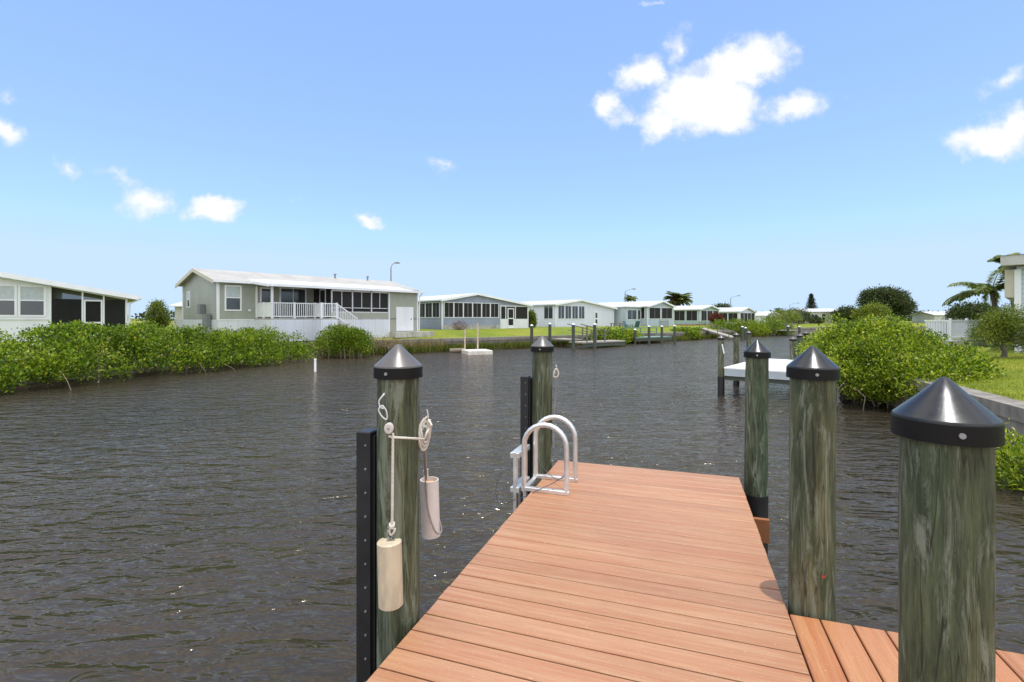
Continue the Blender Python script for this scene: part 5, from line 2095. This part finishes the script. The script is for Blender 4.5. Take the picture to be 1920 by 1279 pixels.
shrub('mangrove_bush', 'lower mangrove bush leaning over the seawall behind the nearest piling', 'bush', (11.55, 13.3, 0),
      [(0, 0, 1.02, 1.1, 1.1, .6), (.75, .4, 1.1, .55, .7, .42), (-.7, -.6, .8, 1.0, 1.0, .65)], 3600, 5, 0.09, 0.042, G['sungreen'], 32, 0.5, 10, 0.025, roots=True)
pb = D_(4.9, 8.6)

shrub('shore_shrub', 'small yellow green shrub at the foot of the right seawall behind the nearest piling', 'bush', (pb.x, pb.y, 0),
      [(0, 0, .30, .55, 1.0, .38), (-.25, -.9, .22, .5, .8, .30), (.1, .9, .35, .45, .8, .35)], 1500, 5, 0.085, 0.032, G['sungreen'], 33, 0.02, 10, 0.015, roots=True)

# far bank mangroves and shrubs
SB = 'clipped green bushes along the far seawall'
for lab, px, Y, w, h, mt, sd in (('yellow green mangrove clump just right of the railed ramp dock', 1138, 46.5, 1.5, 1.5, 'mangrove', 41),
                                 ('yellow green mangrove clump just left of the pale green railed dock', 1170, 49.5, 1.5, 1.45, 'sungreen', 42),
                                 ('low mangrove clump right of the pale green railed dock', 1284, 58, 1.6, 1.4, 'mangrove', 43),
                                 ('low grassy clump beside the pale gangway', 1306, 62, 1.2, 1.3, 'mangrove', 44),
                                 ('bright round mangrove clump right behind the foot of the gangway', 1368, 67, 2.4, 2.6, 'mangrove', 45),
                                 ('wide mangrove clump hanging over the water between the gangway and the bend', 1405, 69, 2.6, 2.2, 'sungreen', 46),
                                 ('tall bright mangrove clump left of the small dock before the bend', 1435, 72, 2.6, 2.7, 'mangrove', 47),
                                 ('mangrove clump just before the small dock at the bend', 1462, 76, 2.0, 2.2, 'mangrove', 48)):
    shrub('mangrove_clump', lab, 'bush', (X_(px, Y), Y, 0), [(0, 0, h * .45, w, 1.3, h * .5), (w * .5, .2, h * .35, w * .7, 1.2, h * .38), (-w * .5, 0, h * .38, w * .7, 1.1, h * .42)],
          1500, 4, 0.17, 0.10, G[mt], sd, 0.1, 6, 0.05, group=SB, lump=.12, lf=1.6, jit=.12)
for lab, px, Y, w, h, z0, mt, sd, cat in (('dark broad shrub in front of the low white house near the bend', 1470, 92, 2.8, 2.9, 1.2, 'mid', 51, 'bush'),
                                          ('dark shrub right of the low white house near the bend', 1495, 96, 2.6, 3.2, 1.2, 'dark', 52, 'bush'),
                                          ('reddish leaved shrub at the corner of the mint green house', 1344, 80, 1.0, 1.9, 1.3, 'red', 53, 'bush'),
                                          ('thin green shrub at the gap between the blue grey house and the plain white house', 996, 57, .35, 2.0, 1.3, 'mid', 54, 'bush'),
                                          ('dark clipped shrub in front of the distant cream house', 1528, 100, 1.2, 1.6, 1.2, 'dark', 55, 'bush')):
    shrub('garden_shrub', lab, cat, (X_(px, Y), Y, z0), [(0, 0, h * .55, w, w * .9, h * .45), (w * .4, 0, h * .4, w * .7, w * .7, h * .35)], 900, 4, 0.2, 0.12, G[mt], sd, 0.1, 5, 0.05, lump=.14, lf=1.4, jit=.14)
# small tree left of sage house
tree('tree', 'small leafy tree between the left house and the sage green home', (X_(297, 36.5), 36.5, 1.35), 0.9, 0.06,
     [(0, 0, 1.35, .62, .6, .85), (.2, 0, .8, .5, .5, .5), (-.15, 0, 1.9, .35, .35, .4)], 1500, 4, 0.11, 0.06, G['mid'], 61)
# trees on the far right
tree('tree', 'big dark spreading tree rising above the bright mangrove bush', (X_(1660, 112), 112, 1.2), 3.2, 0.42,
     [(0, 0, 5.2, 4.0, 3.6, 2.4), (2.5, 0, 4.4, 3.0, 3, 2.0), (-3.0, 0, 4.6, 2.6, 2.6, 2.0), (-1.8, 0, 7.0, 2.0, 2, 1.0), (1.3, -1, 6.7, 1.9, 1.8, 1.0), (-4.0, 0, 6.6, 1.3, 1.2, .7), (4.2, 0, 3.6, 1.8, 2, 1.5), (5.8, 0, 4.2, 1.1, 1, .5), (0, 0, 7.6, 1.4, 1, .5), (5.0, 0, 5.2, .9, 1, .5), (-4.4, 0, 6.0, 1.2, 1, .8), (3.6, 0, 6.6, 1.3, 1, .7)], 4600, 5, 0.34, 0.2, G['dark'], 62, lf=1.3, lump=.26)
tree('tree', 'mid green tree standing before the left side of the big dark tree', (X_(1637, 100), 100, 1.2), 1.8, 0.25,
     [(-.6, 0, 2.3, 2.6, 2.2, 1.3), (1.2, 0, 2.6, 1.6, 1.5, 1.0), (-2.3, 0, 2.0, 1.5, 1.5, 1.1), (.2, 0, 3.2, 1.3, 1.2, .8)], 2000, 5, 0.3, 0.18, G['mid'], 63, lf=1.5, lump=.26)
tree('tree', 'small dark tree at the left end of the tree group over the bend', (X_(1583, 104), 104, 1.2), 1.4, 0.2,
     [(0, 0, 2.0, 2.0, 1.8, 1.5), (1.6, 0, 1.8, 1.6, 1.5, 1.3)], 1500, 5, 0.28, 0.17, G['dark'], 64, lf=1.1, lump=.16)
tree('tree', 'low dark rounded tree under the coconut palm on the right', (X_(1822, 48), 48, 1.2), 1.0, 0.15,
     [(0, 0, 2.0, 1.6, 1.4, .65), (-1.1, 0, 1.7, .9, .9, .5), (1.3, 0, 1.8, 1.1, 1, .55)], 1500, 4, 0.2, 0.1, G['dark'], 65, lf=1.5, lump=.18)
tree('tree', 'round dark tree top showing over the mint green house roof', (X_(1353, 118), 118, 1.2), 3.0, 0.2,
     [(0, 0, 3.4, 2.0, 2, 1.1), (1.0, 0, 3.2, 1.3, 1.3, .8)], 900, 4, 0.3, 0.2, G['dark'], 66, lf=1.2)


def norfolk():
    rng = np.random.default_rng(5)
    Y = 125
    e = empty('pine_tree', (X_(1521, Y), Y, 1.2), 0, 'tall narrow dark pine standing alone over the distant roofs', 'tree')
    H = 7.2
    MB().lathe([(.2, 0), (.04, H)], 8).build('trunk', M['bark'], e)
    V = []
    P = []
    for i in range(15):
        z = 1.6 + (H - 1.7) * i / 14
        rad = 1.5 * (1 - (i / 14) ** 1.4) + .15
        for k in range(6):
            a = 2 * PI * k / 6 + i * .5
            for s in np.linspace(.15, 1, 9):
                P.append((math.cos(a) * rad * s, math.sin(a) * rad * s, z + .35 * s * s * rad + rng.normal() * .05))
    C = np.array(P)
    quads_obj('crown', leaves(C, 5, .34, .14, rng, .4, None, .10), G['pine'], e)


norfolk()
palm('palm_tree', 'thick date palm with orange brown old fronds behind the mint green house', (X_(1271, 98), 98, 1.2), 4.7, 44, 3.3, 71, droop=.95, dead=30, trunk_r=.42, leaf=.7, wid=.14)
palm('palm_tree', 'small dark palm beside the street lamp over the pale blue house', (X_(1184, 100), 100, 1.2), 5.1, 20, 1.6, 72, droop=1.2, trunk_r=.15, leaf=.5, wid=.09)
palm('palm_tree', 'tiny distant palm over the roofs left of the farthest street lamp', (X_(1459, 140), 140, 1.2), 3.4, 16, 1.7, 73, droop=1.2, trunk_r=.15, leaf=.5, wid=.12)
palm('palm_tree', 'arching coconut palm beside the grey-roofed house on the right', (X_(1868, 25.5), 25.5, 1.1), 2.75, 15, 2.3, 74, droop=.9, trunk_r=.10, leaf=.55, wid=.05)
palm('palm_tree', 'tall thin palm whose fronds hang behind the grey roof edge on the right', (X_(1896, 30), 30, 1.1), 4.6, 9, 1.35, 75, droop=1.5, trunk_r=.07, leaf=.4, wid=.06)
# ornamental pine on right
tree('tree', 'low open green tree standing on the right lawn beside the picket railing', (X_(1882, 18.0), 18.0, 1.05), 0.55, 0.07,
     [(0, 0, 1.15, .8, .7, .42), (-.55, 0, .80, .6, .5, .28), (.6, 0, .95, .75, .6, .38), (.1, 0, 1.55, .5, .45, .28), (-.25, 0, 1.25, .5, .4, .3), (.9, .1, .6, .5, .5, .25)], 2300, 5, 0.10, 0.026, G['mid'], 67, lf=3.0, lump=.2, zmin=.28)

# distant tree line
rng = np.random.default_rng(90)
blobs = []
for i in range(60):
    a = rng.uniform(-1.25, 1.3)
    dist = rng.uniform(230, 330)
    h = rng.uniform(1.6, 3.6) * dist / 260
    blobs.append((math.sin(a) * dist, math.cos(a) * dist, 1.2 + h * .4, rng.uniform(6, 16), 6, h))
C, d = crown_pts(blobs, 9000, rng, 1.2, .5, .12, .3)
tag(quads_obj('distant_trees', leaves(C, 3, 1.3, .9, rng, .4, d, .6), G['dark']), 'far dark line of trees low on the horizon', 'trees', None, 'stuff')

# shore reeds and grasses at the far wall
def along(line, a, b, n, rng, off0, off1):
    """points along a polyline between fractions, offset towards the water"""
    out = []
    L = [0]
    for p, q in zip(line[:-1], line[1:]):
        L.append(L[-1] + (q - p).length)
    for s in rng.uniform(a, b, n):
        k = 0
        while k < len(L) - 2 and L[k + 1] < s:
            k += 1
        p, q = line[k], line[k + 1]
        f = (s - L[k]) / (L[k + 1] - L[k])
        pt = p.lerp(q, f)
        dd = (q - p).normalized()
        nrm = Vector((dd.y, -dd.x))
        o = rng.uniform(off0, off1)
        pt = pt + nrm * o
        out.append((pt.x, pt.y, 0.0))
    return np.array(out)


S0 = sum((leftline[i + 1] - leftline[i]).length for i in range(2))
rng = np.random.default_rng(91)
pa = along(leftline, S0 + 2.2, S0 + 17.8, 6500, rng, 0.0, 1.5)
pa = pa[(np.sin(pa[:, 0] * 1.3) + rng.normal(size=len(pa)) * .5) > -.8]
tag(blades('shore_grass', pa, .52, .05, G['wgrass'], 92), 'green marsh grass at the foot of the far seawall', 'grass', None, 'stuff')
pa = along(leftline, S0 + .5, S0 + 9.8, 900, rng, 0.0, 1.0)
tag(blades('dry_reeds', pa, 1.05, .03, G['reed'], 93, .3), 'dry brown reeds along the far seawall', 'reeds', None, 'stuff')
pa = along(leftline, S0 + 19, S0 + 60, 5000, rng, -0.1, .8)
tag(blades('shore_grass', pa, .5, .08, G['wgrass'], 94), 'green shore grass under the farther lawns', 'grass', None, 'stuff')
# turf blades on the near right lawn and the far lawn edge
rng = np.random.default_rng(95)
T = []
n = 42000
vv = 6.0 + rng.random(n) ** 1.3 * 9
uu = rng.uniform(4, 26, n)
X = vv * CS + uu * SN
Yy = -vv * SN + uu * CS
off = vv - 5.55
zz = np.interp(off, [0.3, 1.2, 4, 8, 10.5], [WALLT - 0.02, WALLT + .02, 1.0, 1.12, 1.25])
keep = (Yy > 5) & (np.abs(X / np.maximum(Yy, .1)) < 1.3)
pa = np.stack([X, Yy, zz], 1)[keep]
tag(blades('turf', pa, .07, .014, G['turf'], 96, .6), 'short yellow green turf of the right lawn', 'grass', None, 'stuff')
pa = along(leftline, S0 + 0, S0 + 55, 16000, rng, -8.0, -.5)
L_ = np.array([(p.x, p.y) for p in leftline])
pa[:, 2] = WALLT + .02
# red mulch bed in front of the mint house
e = MB().prism([(0, 0), (7, 0), (7, .28), (3, .34), (0, .28)], 'y', 0, 2.2).build('mulch_bed', M['mulch'])
e.location = (X_(1290, 74), 74, 1.25)
e.rotation_euler = (0, 0, R(40))
tag(e, 'red mulch planting bed in front of the mint green house', 'planting bed')
# small red bush before house 3
shrub('garden_shrub', 'bare reddish shrub below the windows of the blue grey house', 'bush', (X_(862, 46), 46, 1.3), [(0, 0, .5, .8, .5, .45)], 260, 4, .08, .03, G['red'], 56, .05, 14, .014, barkm='twig')
